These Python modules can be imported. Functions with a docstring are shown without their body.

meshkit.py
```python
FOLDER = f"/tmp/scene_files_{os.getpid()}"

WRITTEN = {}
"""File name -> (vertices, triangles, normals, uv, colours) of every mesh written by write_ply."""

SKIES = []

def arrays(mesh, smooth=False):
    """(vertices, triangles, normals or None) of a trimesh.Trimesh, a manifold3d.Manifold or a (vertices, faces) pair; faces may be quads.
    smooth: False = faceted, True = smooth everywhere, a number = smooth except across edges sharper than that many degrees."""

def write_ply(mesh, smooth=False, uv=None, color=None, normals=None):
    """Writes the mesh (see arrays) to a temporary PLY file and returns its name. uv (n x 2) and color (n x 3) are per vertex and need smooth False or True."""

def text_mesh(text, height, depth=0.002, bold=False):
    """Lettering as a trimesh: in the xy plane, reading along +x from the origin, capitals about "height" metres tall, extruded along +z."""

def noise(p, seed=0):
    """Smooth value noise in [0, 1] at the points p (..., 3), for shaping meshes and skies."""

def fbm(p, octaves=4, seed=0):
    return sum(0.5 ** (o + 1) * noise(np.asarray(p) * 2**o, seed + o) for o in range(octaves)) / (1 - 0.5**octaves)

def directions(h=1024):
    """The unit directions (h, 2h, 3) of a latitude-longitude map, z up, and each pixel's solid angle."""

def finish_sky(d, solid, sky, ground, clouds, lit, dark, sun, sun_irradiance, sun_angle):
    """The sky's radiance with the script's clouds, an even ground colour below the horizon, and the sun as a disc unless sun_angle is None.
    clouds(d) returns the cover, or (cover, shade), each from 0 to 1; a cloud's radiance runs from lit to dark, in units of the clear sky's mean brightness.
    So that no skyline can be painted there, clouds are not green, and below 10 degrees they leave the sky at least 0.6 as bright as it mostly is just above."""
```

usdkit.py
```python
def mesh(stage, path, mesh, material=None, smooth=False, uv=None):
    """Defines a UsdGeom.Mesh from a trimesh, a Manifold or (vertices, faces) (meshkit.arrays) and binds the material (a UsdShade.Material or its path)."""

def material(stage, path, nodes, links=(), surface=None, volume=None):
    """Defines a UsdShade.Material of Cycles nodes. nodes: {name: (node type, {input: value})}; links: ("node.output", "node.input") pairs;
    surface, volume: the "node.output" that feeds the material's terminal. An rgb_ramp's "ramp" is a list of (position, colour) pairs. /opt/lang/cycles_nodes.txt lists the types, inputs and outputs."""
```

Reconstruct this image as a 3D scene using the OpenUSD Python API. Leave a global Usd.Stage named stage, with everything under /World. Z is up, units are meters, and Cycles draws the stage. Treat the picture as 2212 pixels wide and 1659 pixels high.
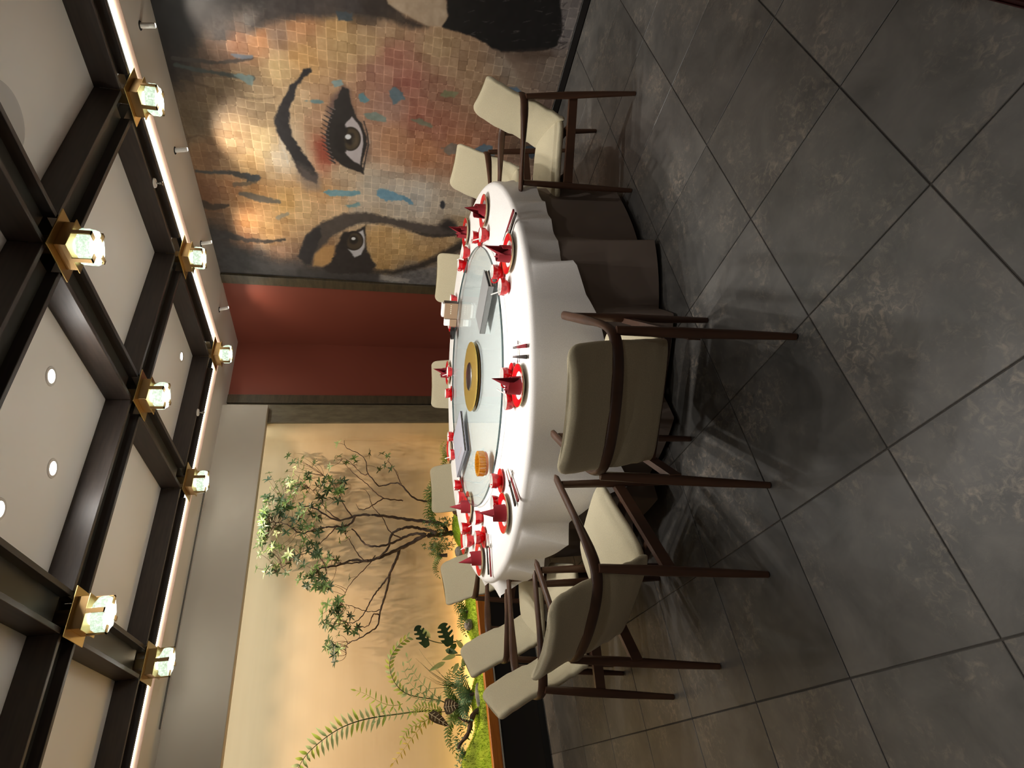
import math, random
import numpy as np, trimesh
import manifold3d as m3
from shapely.geometry import Polygon, Point
import usdkit, meshkit
from pxr import Usd, UsdGeom, UsdLux, UsdShade, Sdf, Gf, Vt

stage = Usd.Stage.CreateInMemory()
UsdGeom.SetStageUpAxis(stage, UsdGeom.Tokens.z)
UsdGeom.SetStageMetersPerUnit(stage, 1.0)
UsdGeom.Xform.Define(stage, '/World')
PI = math.pi
# ---------------------------------------------------------------- camera (a portrait photograph lying on its side)
FPX, YAW, PITCH, ROLL = 1207.67, math.radians(36.131), math.radians(14.883), math.radians(-0.875)
CAM = np.array([0.0, 0.0, 1.5])
_fw = np.array([math.sin(YAW) * math.cos(PITCH), math.cos(YAW) * math.cos(PITCH), -math.sin(PITCH)])
_r0 = np.array([math.cos(YAW), -math.sin(YAW), 0.0]); _d0 = np.cross(_fw, _r0)
_r = math.cos(ROLL) * _r0 + math.sin(ROLL) * _d0
_d = -math.sin(ROLL) * _r0 + math.cos(ROLL) * _d0
ROT = np.array([_r, _d, _fw])
cam = UsdGeom.Camera.Define(stage, '/World/camera')
cam.AddTransformOp().Set(Gf.Matrix4d(*_d, 0, *_r, 0, *(-_fw), 0, *CAM, 1))
cam.CreateHorizontalApertureAttr(36.0); cam.CreateVerticalApertureAttr(36.0 * 1659 / 2212)
cam.CreateFocalLengthAttr(36.0 * FPX / 2212)
cam.CreateClippingRangeAttr(Gf.Vec2f(0.05, 100))
cam.CreateExposureAttr(0.0)

def spot(path, pos, aim, power, cone, color, radius=0.03, soft=0.4):
    l = UsdLux.SphereLight.Define(stage, path)
    pos, aim = np.array(pos, float), np.array(aim, float)
    z = pos - aim; z /= np.linalg.norm(z)
    x = np.cross([0, 1, 0.01] if abs(z[1]) < .9 else [1, 0, 0], z); x /= np.linalg.norm(x); y = np.cross(z, x)
    l.AddTransformOp().Set(Gf.Matrix4d(*x, 0, *y, 0, *z, 0, *pos, 1))
    l.CreateRadiusAttr(radius); l.CreateIntensityAttr(power); l.CreateColorAttr(Gf.Vec3f(*color)); l.CreateNormalizeAttr(True)
    sh = UsdLux.ShapingAPI.Apply(l.GetPrim()); sh.CreateShapingConeAngleAttr(cone); sh.CreateShapingConeSoftnessAttr(soft)
    return l

def flood(path, pos, power, color, radius):
    """a wide flat lamp facing down"""
    l = UsdLux.DiskLight.Define(stage, path); l.AddTranslateOp().Set(Gf.Vec3d(*map(float, pos)))
    l.CreateRadiusAttr(radius); l.CreateIntensityAttr(power); l.CreateColorAttr(Gf.Vec3f(*color)); l.CreateNormalizeAttr(True)
    return l

def strip(path, a, b, width, aim, power, color):
    """a glowing strip from a to b, shining towards aim (a direction)"""
    a, b, z = np.array(a, float), np.array(b, float), -np.array(aim, float)
    x = b - a; n = np.linalg.norm(x); x /= n
    z -= x * (z @ x); z /= np.linalg.norm(z); y = np.cross(z, x); c = (a + b) / 2
    l = UsdLux.RectLight.Define(stage, path)
    l.AddTransformOp().Set(Gf.Matrix4d(*x, 0, *y, 0, *z, 0, *c, 1))
    l.CreateWidthAttr(n); l.CreateHeightAttr(width); l.CreateIntensityAttr(power); l.CreateColorAttr(Gf.Vec3f(*color)); l.CreateNormalizeAttr(True)
    return l

# ---------------------------------------------------------------- light levels (the lamps themselves are built further down)
WARM, NEUTRAL, LED = (1.0, .91, .78), (1.0, .96, .91), (.97, 1.0, .93)
P_TABLE, P_ROOM, P_POOL, P_MURAL, P_NICHE_COOL, P_NICHE_WARM, P_NICHE_LOW, P_CRYSTAL = 22.0, 1.45, 24.0, 8.0, 4.6, 21.0, 4.0, 1.35
dome = UsdLux.DomeLight.Define(stage, '/World/ambient_sky'); dome.CreateIntensityAttr(0.0)

# ---------------------------------------------------------------- naming and tagging
used = {}
def path_for(name, parent=None):
    base = str(parent.GetPath()) if parent is not None else '/World'
    k = (base, name); n = used.get(k, 0); used[k] = n + 1
    return f'{base}/{name}' + (f'_{n:03d}' if n else '')
def tag(o, label=None, cat=None, group=None, kind=None):
    p = o.GetPrim() if hasattr(o, 'GetPrim') else o
    for k, v in (('label', label), ('category', cat), ('group', group), ('kind', kind)):
        if v: p.SetCustomDataByKey(k, v)
    return p
def obj(name, mesh, mat, parent=None, smooth=35, label=None):
    m = usdkit.mesh(stage, path_for(name, parent), mesh, mat, smooth)
    if label: tag(m, label)
    return m.GetPrim()
def thing(name, label=None, cat=None, loc=(0, 0, 0), rotz=0, group=None, kind=None, parent=None):
    x = UsdGeom.Xform.Define(stage, path_for(name, parent))
    x.AddTranslateOp().Set(Gf.Vec3d(*map(float, loc))); x.AddRotateZOp().Set(float(math.degrees(rotz)))
    return tag(x, label, cat, group, kind)
def dup(root, loc, rotz, label, group=None):
    was = root.GetCustomData()
    name = root.GetName().rstrip('0123456789').rstrip('_')
    r = thing(name, label, was['category'], loc, rotz, group or was.get('group'))
    r.GetReferences().AddInternalReference(root.GetPath()); r.SetInstanceable(True)
    return r

# ---------------------------------------------------------------- mesh helpers
def cat(*ms): return trimesh.util.concatenate([m for m in ms if m is not None])
def box(x0, x1, y0, y1, z0, z1, b=0.0):
    if b <= 0:
        m = trimesh.creation.box([x1 - x0, y1 - y0, z1 - z0])
    else:
        pts = []
        for sx in (x0, x1):
            for sy in (y0, y1):
                for sz in (z0, z1):
                    ex, ey, ez = (b if sx == x0 else -b), (b if sy == y0 else -b), (b if sz == z0 else -b)
                    pts += [(sx + ex, sy + ey, sz), (sx + ex, sy, sz + ez), (sx, sy + ey, sz + ez)]
        m = trimesh.convex.convex_hull(np.array(pts)); return m
    m.apply_translation([(x0 + x1) / 2, (y0 + y1) / 2, (z0 + z1) / 2]); return m
def frames(P):
    P = np.asarray(P, float); T = np.gradient(P, axis=0); T /= np.linalg.norm(T, axis=1)[:, None] + 1e-12
    return P, T
def loft(rings, closed=True, caps=True):
    """rings: (n, k, 3)"""
    R = np.asarray(rings, float); n, k = R.shape[:2]; v = R.reshape(-1, 3); f = []
    i = np.arange(n - 1)[:, None] * k; j = np.arange(k if closed else k - 1)[None]; j2 = (j + 1) % k
    a, b, c, d = (i + j), (i + j2), (i + k + j2), (i + k + j)
    f = np.concatenate([np.stack([a, b, c], -1).reshape(-1, 3), np.stack([a, c, d], -1).reshape(-1, 3)])
    if caps and closed:
        m0, m1 = len(v), len(v) + 1; v = np.vstack([v, R[0].mean(0), R[-1].mean(0)]); j = np.arange(k); j2 = (j + 1) % k
        f = np.vstack([f, np.stack([np.full(k, m0), j2, j], -1), np.stack([np.full(k, m1), (n - 1) * k + j, (n - 1) * k + j2], -1)])
    m = trimesh.Trimesh(v, f, process=False)
    if closed and caps and m.volume < 0: m.invert()
    return m
def tube(P, rad, n=8, up=(0, 0, 1), flat=None):
    """rad: scalar or per point; flat: per-point second radius (along 'up')"""
    P, T = frames(P); rad = np.broadcast_to(np.asarray(rad, float), len(P)); fl = rad if flat is None else np.broadcast_to(np.asarray(flat, float), len(P))
    up = np.array(up, float); rings = []
    A = np.cross(T, up); bad = np.linalg.norm(A, axis=1) < 1e-3
    A[bad] = np.cross(T[bad], [1, 0, 0.1]); A /= np.linalg.norm(A, axis=1)[:, None]; B = np.cross(A, T)
    th = np.arange(n) / n * 2 * PI
    R = P[:, None] + A[:, None] * (rad[:, None] * np.cos(th))[..., None] + B[:, None] * (fl[:, None] * np.sin(th))[..., None]
    return loft(R)
def spline(P, n):
    from scipy.interpolate import CubicSpline
    P = np.asarray(P, float); t = np.r_[0, np.cumsum(np.linalg.norm(np.diff(P[:, :3], axis=0), axis=1))]
    return CubicSpline(t, P)(np.linspace(0, t[-1], n))
def lathe(prof, n=32, caps=False):
    """prof: (r, z) points; an open or closed profile turned round z"""
    prof = np.asarray(prof, float); th = np.arange(n) / n * 2 * PI
    R = np.stack([prof[:, None, 0] * np.cos(th), prof[:, None, 0] * np.sin(th), np.broadcast_to(prof[:, None, 1], (len(prof), n))], -1)
    m = loft(R, caps=caps)
    if m.volume < 0: m.invert()
    return m
def poly(pts, d):
    p = Polygon(pts).buffer(0); return trimesh.creation.extrude_polygon(p, d, engine='earcut')
def moved(m, t=(0, 0, 0), rz=0, rx=0, ry=0):
    m = m.copy()
    for a, ax in ((rx, [1, 0, 0]), (ry, [0, 1, 0]), (rz, [0, 0, 1])):
        if a: m.apply_transform(trimesh.transformations.rotation_matrix(a, ax))
    m.apply_translation(t); return m
def oriented(m, origin, ex, ey, ez):
    M = np.eye(4); M[:3, 0], M[:3, 1], M[:3, 2], M[:3, 3] = ex, ey, ez, origin
    m = m.copy(); m.apply_transform(M); return m
def ray(x, y):
    u, v = 1659 - y, x
    return ROT.T @ np.array([(u - 829.5) / FPX, (v - 1106) / FPX, 1.0])
def at(x, y, axis, value):
    """the point of the plane axis = value that the photograph shows at pixel x, y"""
    d = ray(x, y); t = (value - CAM[axis]) / d[axis]; return CAM + t * d
def pixels(p):
    c = (np.asarray(p, float) - CAM) @ ROT.T
    return 1106 + FPX * c[..., 1] / c[..., 2], 1659 - (829.5 + FPX * c[..., 0] / c[..., 2])
def lin(r, g, b):
    c = np.array([r, g, b], float) / 255
    return tuple(np.where(c <= .04045, c / 12.92, ((c + .055) / 1.055) ** 2.4))

# ---------------------------------------------------------------- materials
UsdGeom.Scope.Define(stage, '/World/Looks')
M = {}
def mat(name, color, rough=.5, noise=None, bump=None, **kw):
    """noise: (scale, colour2, detail, stretch); bump: (scale, strength, distance)"""
    nodes, links = {'p': ('principled_bsdf', {'base_color': color, 'roughness': rough, **kw})}, []
    if noise or bump: nodes['g'] = ('texture_coordinate', {})
    if noise:
        nodes['m'] = ('mapping', {'scale': noise[3] if len(noise) > 3 else (1, 1, 1)})
        nodes['n'] = ('noise_texture', {'scale': noise[0], 'detail': noise[2] if len(noise) > 2 else 4, 'roughness': .6})
        nodes['r'] = ('rgb_ramp', {'ramp': [(.3, color), (.7, noise[1])]})
        links += [('g.object', 'm.vector'), ('m.vector', 'n.vector'), ('n.fac', 'r.fac'), ('r.color', 'p.base_color')]
    if bump:
        nodes['bn'] = ('noise_texture', {'scale': bump[0], 'detail': 3})
        nodes['b'] = ('bump', {'strength': bump[1], 'distance': bump[2]})
        links += [('g.object', 'bn.vector'), ('bn.fac', 'b.height'), ('b.normal', 'p.normal')]
    M[name] = usdkit.material(stage, f'/World/Looks/{name}', nodes, links, surface='p.BSDF'); return M[name]
def glow(name, color, strength):
    M[name] = usdkit.material(stage, f'/World/Looks/{name}', {'e': ('emission', {'color': color, 'strength': strength})}, [], surface='e.emission')
def pane(name, tint, rough=.0):
    """clear sheet: reflection grows towards grazing angles, the same on both faces"""
    M[name] = usdkit.material(stage, f'/World/Looks/{name}', {'f': ('layer_weight', {'blend': .5}), 'w': ('math', {'math_type': 'power', 'value2': 5.0}), 'k': ('math', {'math_type': 'multiply_add', 'value2': .62, 'value3': .02}), 't': ('transparent_bsdf', {'color': tint}), 'g': ('glossy_bsdf', {'color': (1, 1, 1), 'roughness': rough}), 'x': ('mix_closure', {})},
        [('f.facing', 'w.value1'), ('w.value', 'k.value1'), ('k.value', 'x.fac'), ('t.BSDF', 'x.closure1'), ('g.BSDF', 'x.closure2')], surface='x.closure')
def leaf(name, c1, c2, scale=6):
    M[name] = usdkit.material(stage, f'/World/Looks/{name}', {
        'g': ('geometry', {}), 'n': ('noise_texture', {'scale': scale, 'detail': 2}), 'r': ('rgb_ramp', {'ramp': [(.35, c1), (.65, c2)]}),
        'p': ('principled_bsdf', {'roughness': .42}), 't': ('translucent_bsdf', {}), 'x': ('mix_closure', {'fac': .28})},
        [('g.position', 'n.vector'), ('n.fac', 'r.fac'), ('r.color', 'p.base_color'), ('r.color', 't.color'), ('p.BSDF', 'x.closure1'), ('t.BSDF', 'x.closure2')], surface='x.closure')
mat('soffit_paint', lin(205, 196, 184), .7)
mat('bulkhead_paint', lin(178, 166, 150), .75, bump=(40, .05, .002))
mat('panel_paint', lin(238, 233, 226), .7)
mat('plain_wall', lin(150, 138, 124), .8)
mat('dark_wood', lin(66, 50, 42), .42, noise=(3, lin(46, 35, 30), 6, (14, 1.2, 14)))
mat('beam_board', lin(60, 49, 42), .5, noise=(3, lin(44, 36, 31), 6, (2, 2, 20)))
mat('beam_recess', lin(50, 47, 40), .4)
mat('black_void', lin(14, 12, 11), .8)
mat('cove_face', lin(226, 190, 172), .7)
mat('red_paint', lin(126, 60, 43), .6, bump=(60, .04, .002))
mat('bronze_strip', lin(62, 54, 40), .4, noise=(7, lin(88, 76, 56), 6, (1, 1, 4)))
mat('stone_strip', lin(120, 108, 84), .5, noise=(9, lin(92, 82, 62), 8, (3, 3, .8)))
mat('black_skirting', lin(26, 23, 21), .4)
mat('backdrop', lin(218, 194, 158), .55, noise=(2.2, lin(212, 187, 150), 4, (.15, 1, 3)))
mat('grout', lin(58, 54, 49), .8)
mat('wood_rim', lin(196, 118, 46), .32, noise=(4, lin(166, 92, 32), 5, (1, 10, 10)))
mat('pale_metal', lin(225, 220, 205), .3, metallic=.6)
mat('brass', (.62, .44, .17), .28, metallic=1.0)
mat('brass_dark', (.30, .19, .08), .4, metallic=.9)
mat('white_plastic', lin(214, 208, 200), .5)
mat('chrome', (.75, .75, .75), .18, metallic=1.0)
mat('grey_speaker', lin(196, 192, 188), .6)
mat('slot_grey', lin(92, 86, 80), .6)
glow('lamp_face', (1, .96, .88), 5.0)
glow('led_strip', (1, .96, .80), 7.0)
glow('led_core', (.86, 1.0, .92), 10.0)
# floor tiles: stone-look porcelain, tone and pattern change from tile to tile
M['tile'] = usdkit.material(stage, '/World/Looks/tile', {
    'g': ('geometry', {}), 'o': ('object_info', {}), 'ra': ('math', {'math_type': 'multiply', 'value2': 60.0}),
    'v': ('vector_math', {'math_type': 'add'}), 'cx': ('combine_xyz', {}),
    'n1': ('noise_texture', {'scale': 5.0, 'detail': 7, 'roughness': .62, 'distortion': .4}),
    'n2': ('noise_texture', {'scale': 34.0, 'detail': 5, 'roughness': .65, 'distortion': .9}),
    'n3': ('noise_texture', {'scale': 3.2, 'detail': 6, 'roughness': .7}),
    'r1': ('rgb_ramp', {'ramp': [(.25, lin(66, 65, 63)), (.5, lin(87, 85, 82)), (.8, lin(106, 103, 98))]}),
    'r2': ('rgb_ramp', {'ramp': [(.47, (0, 0, 0)), (.58, (.5, .5, .5)), (.68, (1, 1, 1))]}),
    'r3': ('rgb_ramp', {'ramp': [(.46, (0, 0, 0)), (.66, (1, 1, 1))]}),
    'mm': ('math', {'math_type': 'multiply'}),
    'mx': ('mix_color', {'blend_type': 'mix', 'b': lin(140, 129, 116)}),
    'hv': ('map_range', {'to_min': .84, 'to_max': 1.16}), 'h': ('hsv', {}),
    'bp': ('bump', {'strength': .12, 'distance': .003}), 'p': ('principled_bsdf', {'roughness': .38, 'specular_ior_level': .42})},
    [('o.random', 'ra.value1'), ('ra.value', 'cx.x'), ('ra.value', 'cx.z'), ('g.position', 'v.vector1'), ('cx.vector', 'v.vector2'),
     ('v.vector', 'n1.vector'), ('v.vector', 'n2.vector'), ('v.vector', 'n3.vector'), ('n1.fac', 'r1.fac'), ('n2.fac', 'r2.fac'), ('n3.fac', 'r3.fac'),
     ('r2.color', 'mm.value1'), ('r3.color', 'mm.value2'), ('mm.value', 'mx.fac'), ('r1.color', 'mx.a'), ('o.random', 'hv.value'), ('hv.result', 'h.value'),
     ('mx.result', 'h.color'), ('h.color', 'p.base_color'), ('n2.fac', 'bp.height'), ('bp.normal', 'p.normal')], surface='p.BSDF')

XW, YW, ZC = 4.355, 5.25, 2.855        # mural wall, back wall, soffit height
XL, YF = -2.2, -1.7                    # walls out of view
# ---------------------------------------------------------------- floor
floor = thing('floor', kind='structure')
obj('grout_bed', box(XL, XW, YF, 5.9, -.08, -.004), M['grout'], floor, False)
tx, ty = .5285, .5325
for i in range(-5, 9):
    for j in range(-5, 10):
        x0, x1 = max(XL, .105 + i * tx), min(XW, .105 + (i + 1) * tx); y0, y1 = max(YF, .629 + j * ty), min(5.19, .629 + (j + 1) * ty)
        if x1 - x0 < .03 or y1 - y0 < .03: continue
        g = .0022
        obj('tile', box(x0 + g, x1 - g, y0 + g, y1 - g, -.02, 0, .0018), M['tile'], floor, False)
# ---------------------------------------------------------------- walls
w = thing('wall_right', kind='structure')
obj('panel', box(XW, XW + .12, YF, YW + .12, 0, 3.3), M['plain_wall'], w, False)
obj('red_panel', box(XW - .012, XW, 4.314, YW, 0, ZC), M['red_paint'], w, False, 'deep red wall panel beside the corner')
w = thing('wall_back', kind='structure')
obj('panel', box(3.25, XW, YW, YW + .12, 0, 3.3), M['plain_wall'], w, False)
obj('red_panel', box(3.62, XW - .012, YW - .012, YW, 0, ZC), M['red_paint'], w, False, 'deep red wall panel left of the corner')
def struct(name, mesh, m, smooth=False, label=None): tag(obj(name, mesh, m, None, smooth), label, kind='structure')
# niche: backdrop with a coved corner, bulkhead above
ys, xr, rad, yb = 5.17, 3.245, .28, 5.80
struct('wall_niche', box(XL, xr - rad, yb, yb + .02, 0, 3.0), M['backdrop'], label='warm beige backdrop of the plant niche')
inn = [(xr, 5.192), (xr, yb - rad)] + [(xr - rad + rad * math.cos(a), yb - rad + rad * math.sin(a)) for a in np.linspace(0, PI / 2, 16)][1:]
outp = [(xr + .02, 5.192), (xr + .02, yb - rad)] + [(xr - rad + (rad + .02) * math.cos(a), yb - rad + (rad + .02) * math.sin(a)) for a in np.linspace(0, PI / 2, 16)][1:]
struct('trim_4', trimesh.creation.extrude_polygon(Polygon(inn + outp[::-1]), 3.0, engine='earcut'), M['backdrop'], 30, 'curved end of the niche backdrop')
struct('trim_6', box(XL, 3.418, 5.20, 5.92, 3.0, 3.05), M['backdrop'], label='ceiling of the plant niche')
struct('trim_5', box(XL, 3.418, 5.10, 5.19, 2.433, 3.3, .004), M['bulkhead_paint'], label='beige bulkhead over the plant niche')
tag(obj('wall_left', box(XL - .12, XL, YF - .12, 5.92, 0, 3.3), M['plain_wall'], None, False), kind='structure')
tag(obj('wall_front', box(XL - .12, XW + .12, YF - .12, YF, 0, 3.3), M['plain_wall'], None, False), kind='structure')
struct('trim_1', box(XW - .03, XW, 4.205, 4.318, .053, ZC, .003), M['bronze_strip'])
struct('trim_2', box(3.52, 3.625, YW - .03, YW, 0, ZC, .003), M['bronze_strip'])
struct('trim_3', box(3.247, 3.466, ys, YW, 0, 2.433, .004), M['stone_strip'])
struct('baseboard_right', box(XW - .016, XW, YF, 4.32, 0, .053, .003), M['black_skirting'])
struct('baseboard_back', box(3.47, XW - .016, YW - .03, YW, 0, .053, .003), M['black_skirting'])
# ---------------------------------------------------------------- ceiling: soffit, panels, dark beam lattice
ZP, ZB = 3.015, 2.88
SX, SY = 3.835, 4.725                  # soffit edges
ceil = thing('ceiling', kind='structure')
obj('soffit', box(SX, XW, YF, YW, ZC, 3.3), M['soffit_paint'], ceil, False, 'beige soffit along the mural wall')
obj('soffit', box(XL, SX, SY, 5.10, ZC, 3.3), M['soffit_paint'], ceil, False, 'beige soffit before the plant niche')
obj('soffit', box(3.418, SX, 5.10, YW, ZC, 3.3), M['soffit_paint'], ceil, False)
obj('cove_face', box(SX - .006, SX, YF, SY, ZC, 2.886), M['cove_face'], ceil, False, 'pinkish edge of the light cove')
obj('cove_face', box(XL, SX - .006, SY - .006, SY, ZC, 2.886), M['cove_face'], ceil, False)
bx, by, hw = [-1.705, -.375, .955, 2.305, 3.63], [-1.59, -.355, .88, 2.115, 3.345, 4.575], .10
for i in range(-1, len(bx)):
    for j in range(-1, len(by)):
        x0 = XL if i < 0 else bx[i]; x1 = SX - .006 if i == len(bx) - 1 else bx[i + 1]
        y0 = YF if j < 0 else by[j]; y1 = SY - .006 if j == len(by) - 1 else by[j + 1]
        obj('ceiling_panel', box(x0, x1, y0, y1, ZP, ZP + .05), M['panel_paint'], ceil, False)
def beam(a0, a1, c, along):
    """a dark channel: two boards on edge, a recessed web between them"""
    ms = []
    for s in (-1, 1):
        e0, e1 = sorted((c + s * hw, c + s * (hw - .026)))
        ms.append((box(a0, a1, e0, e1, ZB, ZP, .002) if along == 'x' else box(e0, e1, a0, a1, ZB, ZP, .002), 'beam_board'))
    e0, e1 = c - hw + .02, c + hw - .02
    ms.append((box(a0, a1, e0, e1, ZB + .05, ZP) if along == 'x' else box(e0, e1, a0, a1, ZB + .05, ZP), 'beam_recess'))
    t = thing('beam', parent=ceil)
    obj('board', ms[0][0], M['beam_board'], t, False); obj('board', ms[1][0], M['beam_board'], t, False); obj('web', ms[2][0], M['beam_recess'], t, False)
for i, x in enumerate(bx):
    for j, y in enumerate(by):
        if j: beam(by[j - 1] + hw, y - hw, x, 'y')
        if i: beam(bx[i - 1] + hw, x - hw, y, 'x')
        obj('junction_cap', box(x - hw, x + hw, y - hw, y + hw, ZP - .03, ZP), M['black_void'], ceil, False)
# outer boards of the frame, and the two light coves
for k, (a, b_, dr) in enumerate((((SX - .010, YF, 2.897), (SX - .010, SY - .02, 2.897), (.5, 0, 1)), ((XL, SY - .010, 2.897), (SX - .02, SY - .010, 2.897), (0, .5, 1)))):
    t = thing('cove_light', ('bright linear light strip in the ceiling cove along the mural wall', 'bright linear light strip in the ceiling cove along the plant niche side')[k], 'light strip')
    a, b_ = np.array(a), np.array(b_); v = np.array([.009, .009, .010])
    lo, hi = np.minimum(a, b_) - v, np.maximum(a, b_) + v
    obj('diffuser', box(lo[0], hi[0], lo[1], hi[1], lo[2], hi[2]), M['led_strip'], t, False)
    obj('channel', box(lo[0] - .012, hi[0] + .009, lo[1] - .012, hi[1] + .009, hi[2], hi[2] + .03), M['black_void'], t, False)
# ---------------------------------------------------------------- planter that closes the niche at the bottom
pl = thing('planter', 'long dark planter box with glossy orange wooden rim under the plants', 'planter')
obj('front_board', box(XL, 3.245, 5.19, 5.23, 0, .385, .003), M['black_skirting'], pl, False)
obj('rim', box(XL, 3.245, 5.178, 5.24, .397, .478, .006), M['wood_rim'], pl, False, 'glossy orange wooden rim')
obj('metal_edge', box(XL, 3.245, 5.176, 5.24, .385, .397), M['pale_metal'], pl, False, 'thin pale metal edge')
obj('soil_tray', box(XL, 3.24, 5.24, 5.80, .34, .40), M['black_void'], pl, False)
obj('plinth', box(XL, 3.245, 5.186, 5.19, 0, .05), M['black_void'], pl, False)
# ---------------------------------------------------------------- lamps
def crystal(x, y, label):
    t = thing('crystal_ceiling_light', label, 'ceiling light', (x, y, ZB), group=None)
    obj('ceiling_plate', box(-.12, .12, -.12, .12, -.024, -.019, .001), M['brass'], t, False)
    obj('stem', box(-.03, .03, -.03, .03, -.02, .11), M['brass_dark'], t, False)
    obj('housing', box(-.078, .078, -.078, .078, -.072, -.024, .001), M['brass_dark'], t, False)
    obj('lower_plate', box(-.088, .088, -.088, .088, -.077, -.072, .001), M['brass'], t, False)
    obj('lamp', lathe([(0, -.082), (.042, -.082), (.042, -.077), (0, -.077)], 20), M['led_core'], t, False)
    a = np.arange(8) * PI / 4 + PI / 8; r = .091
    oc = np.stack([r * np.cos(a), r * np.sin(a)], 1)
    pts = np.vstack([np.c_[oc * .93, np.full(8, -.096)], np.c_[oc, np.full(8, -.108)], np.c_[oc, np.full(8, -.14)], np.c_[oc * .93, np.full(8, -.152)]])
    g = trimesh.convex.convex_hull(pts); g = g.subdivide().subdivide().subdivide()
    d = meshkit.fbm(np.array(g.vertices) * 55, 2, 3) - .5
    g.vertices = g.vertices * (1 + .05 * d[:, None]) + 0
    obj('crystal', g, M['crystal'], t, 20)
    for k in range(4):
        c, s = math.cos(k * PI / 2), math.sin(k * PI / 2)
        cl = cat(box(-.011, .011, .087, .093, -.158, -.075), box(-.011, .011, .052, .093, -.158, -.1535))
        obj('clip', moved(cl, rz=k * PI / 2), M['brass_dark'], t, False)
    l = UsdLux.SphereLight.Define(stage, str(t.GetPath()) + '/bulb'); l.AddTranslateOp().Set(Gf.Vec3d(0, 0, -.175)); l.CreateRadiusAttr(.02); l.CreateIntensityAttr(P_CRYSTAL); l.CreateNormalizeAttr(True); l.CreateColorAttr(Gf.Vec3f(*LED))
    return t
M['crystal'] = usdkit.material(stage, '/World/Looks/crystal', {'g': ('geometry', {}), 'n': ('noise_texture', {'scale': 70, 'detail': 4, 'roughness': .7}), 'b': ('bump', {'strength': .8, 'distance': .012}),
    'r': ('rgb_ramp', {'ramp': [(.35, (.05, .07, .05)), (.55, (.42, .52, .42)), (.72, (1.6, 1.8, 1.6))]}),
    'p': ('principled_bsdf', {'base_color': (.86, .96, .88), 'roughness': .10, 'transmission_weight': .75, 'ior': 1.45, 'emission_strength': .55})},
    [('g.position', 'n.vector'), ('n.fac', 'b.height'), ('b.normal', 'p.normal'), ('n.fac', 'r.fac'), ('r.color', 'p.emission_color')], surface='p.BSDF')
for x, y, lab in ((3.645, 2.115, 'brass ceiling light on the mural side beam, farthest from the red corner'),
                  (2.305, 2.115, 'largest looking brass ceiling light, where two beams cross over the near side of the table'),
                  (2.305, 3.345, 'brass ceiling light with glass block at the beam crossing over the middle of the room'),
                  (3.64, 3.375, 'brass ceiling light with glass block on the mural side beam, middle one of three'),
                  (3.64, 4.575, 'small looking brass ceiling light in the ceiling corner above the red panels'),
                  (2.305, 4.575, 'brass ceiling light with glass block on the beam beside the plant niche, nearer the corner'),
                  (.955, 3.345, 'square brass ceiling light with chunky glass block, larger one over the plant side'),
                  (.955, 4.555, 'brass ceiling light with glass block beside the plant niche, farther from the corner')):
    crystal(x, y, lab)
def downlight(x, y, label, z=ZP, r=.036):
    t = thing('downlight', label, 'downlight', (x, y, z))
    obj('ring', lathe([(r, 0), (r, -.004), (r + .013, -.004), (r + .016, 0), (r, 0)], 24), M['white_plastic'], t)
    obj('lens', lathe([(0, -.001), (r, -.001), (r, -.003), (0, -.003)], 24), M['lamp_face'], t, False)
    return t
TARGET = (2.2, 3.0, .8)
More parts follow.
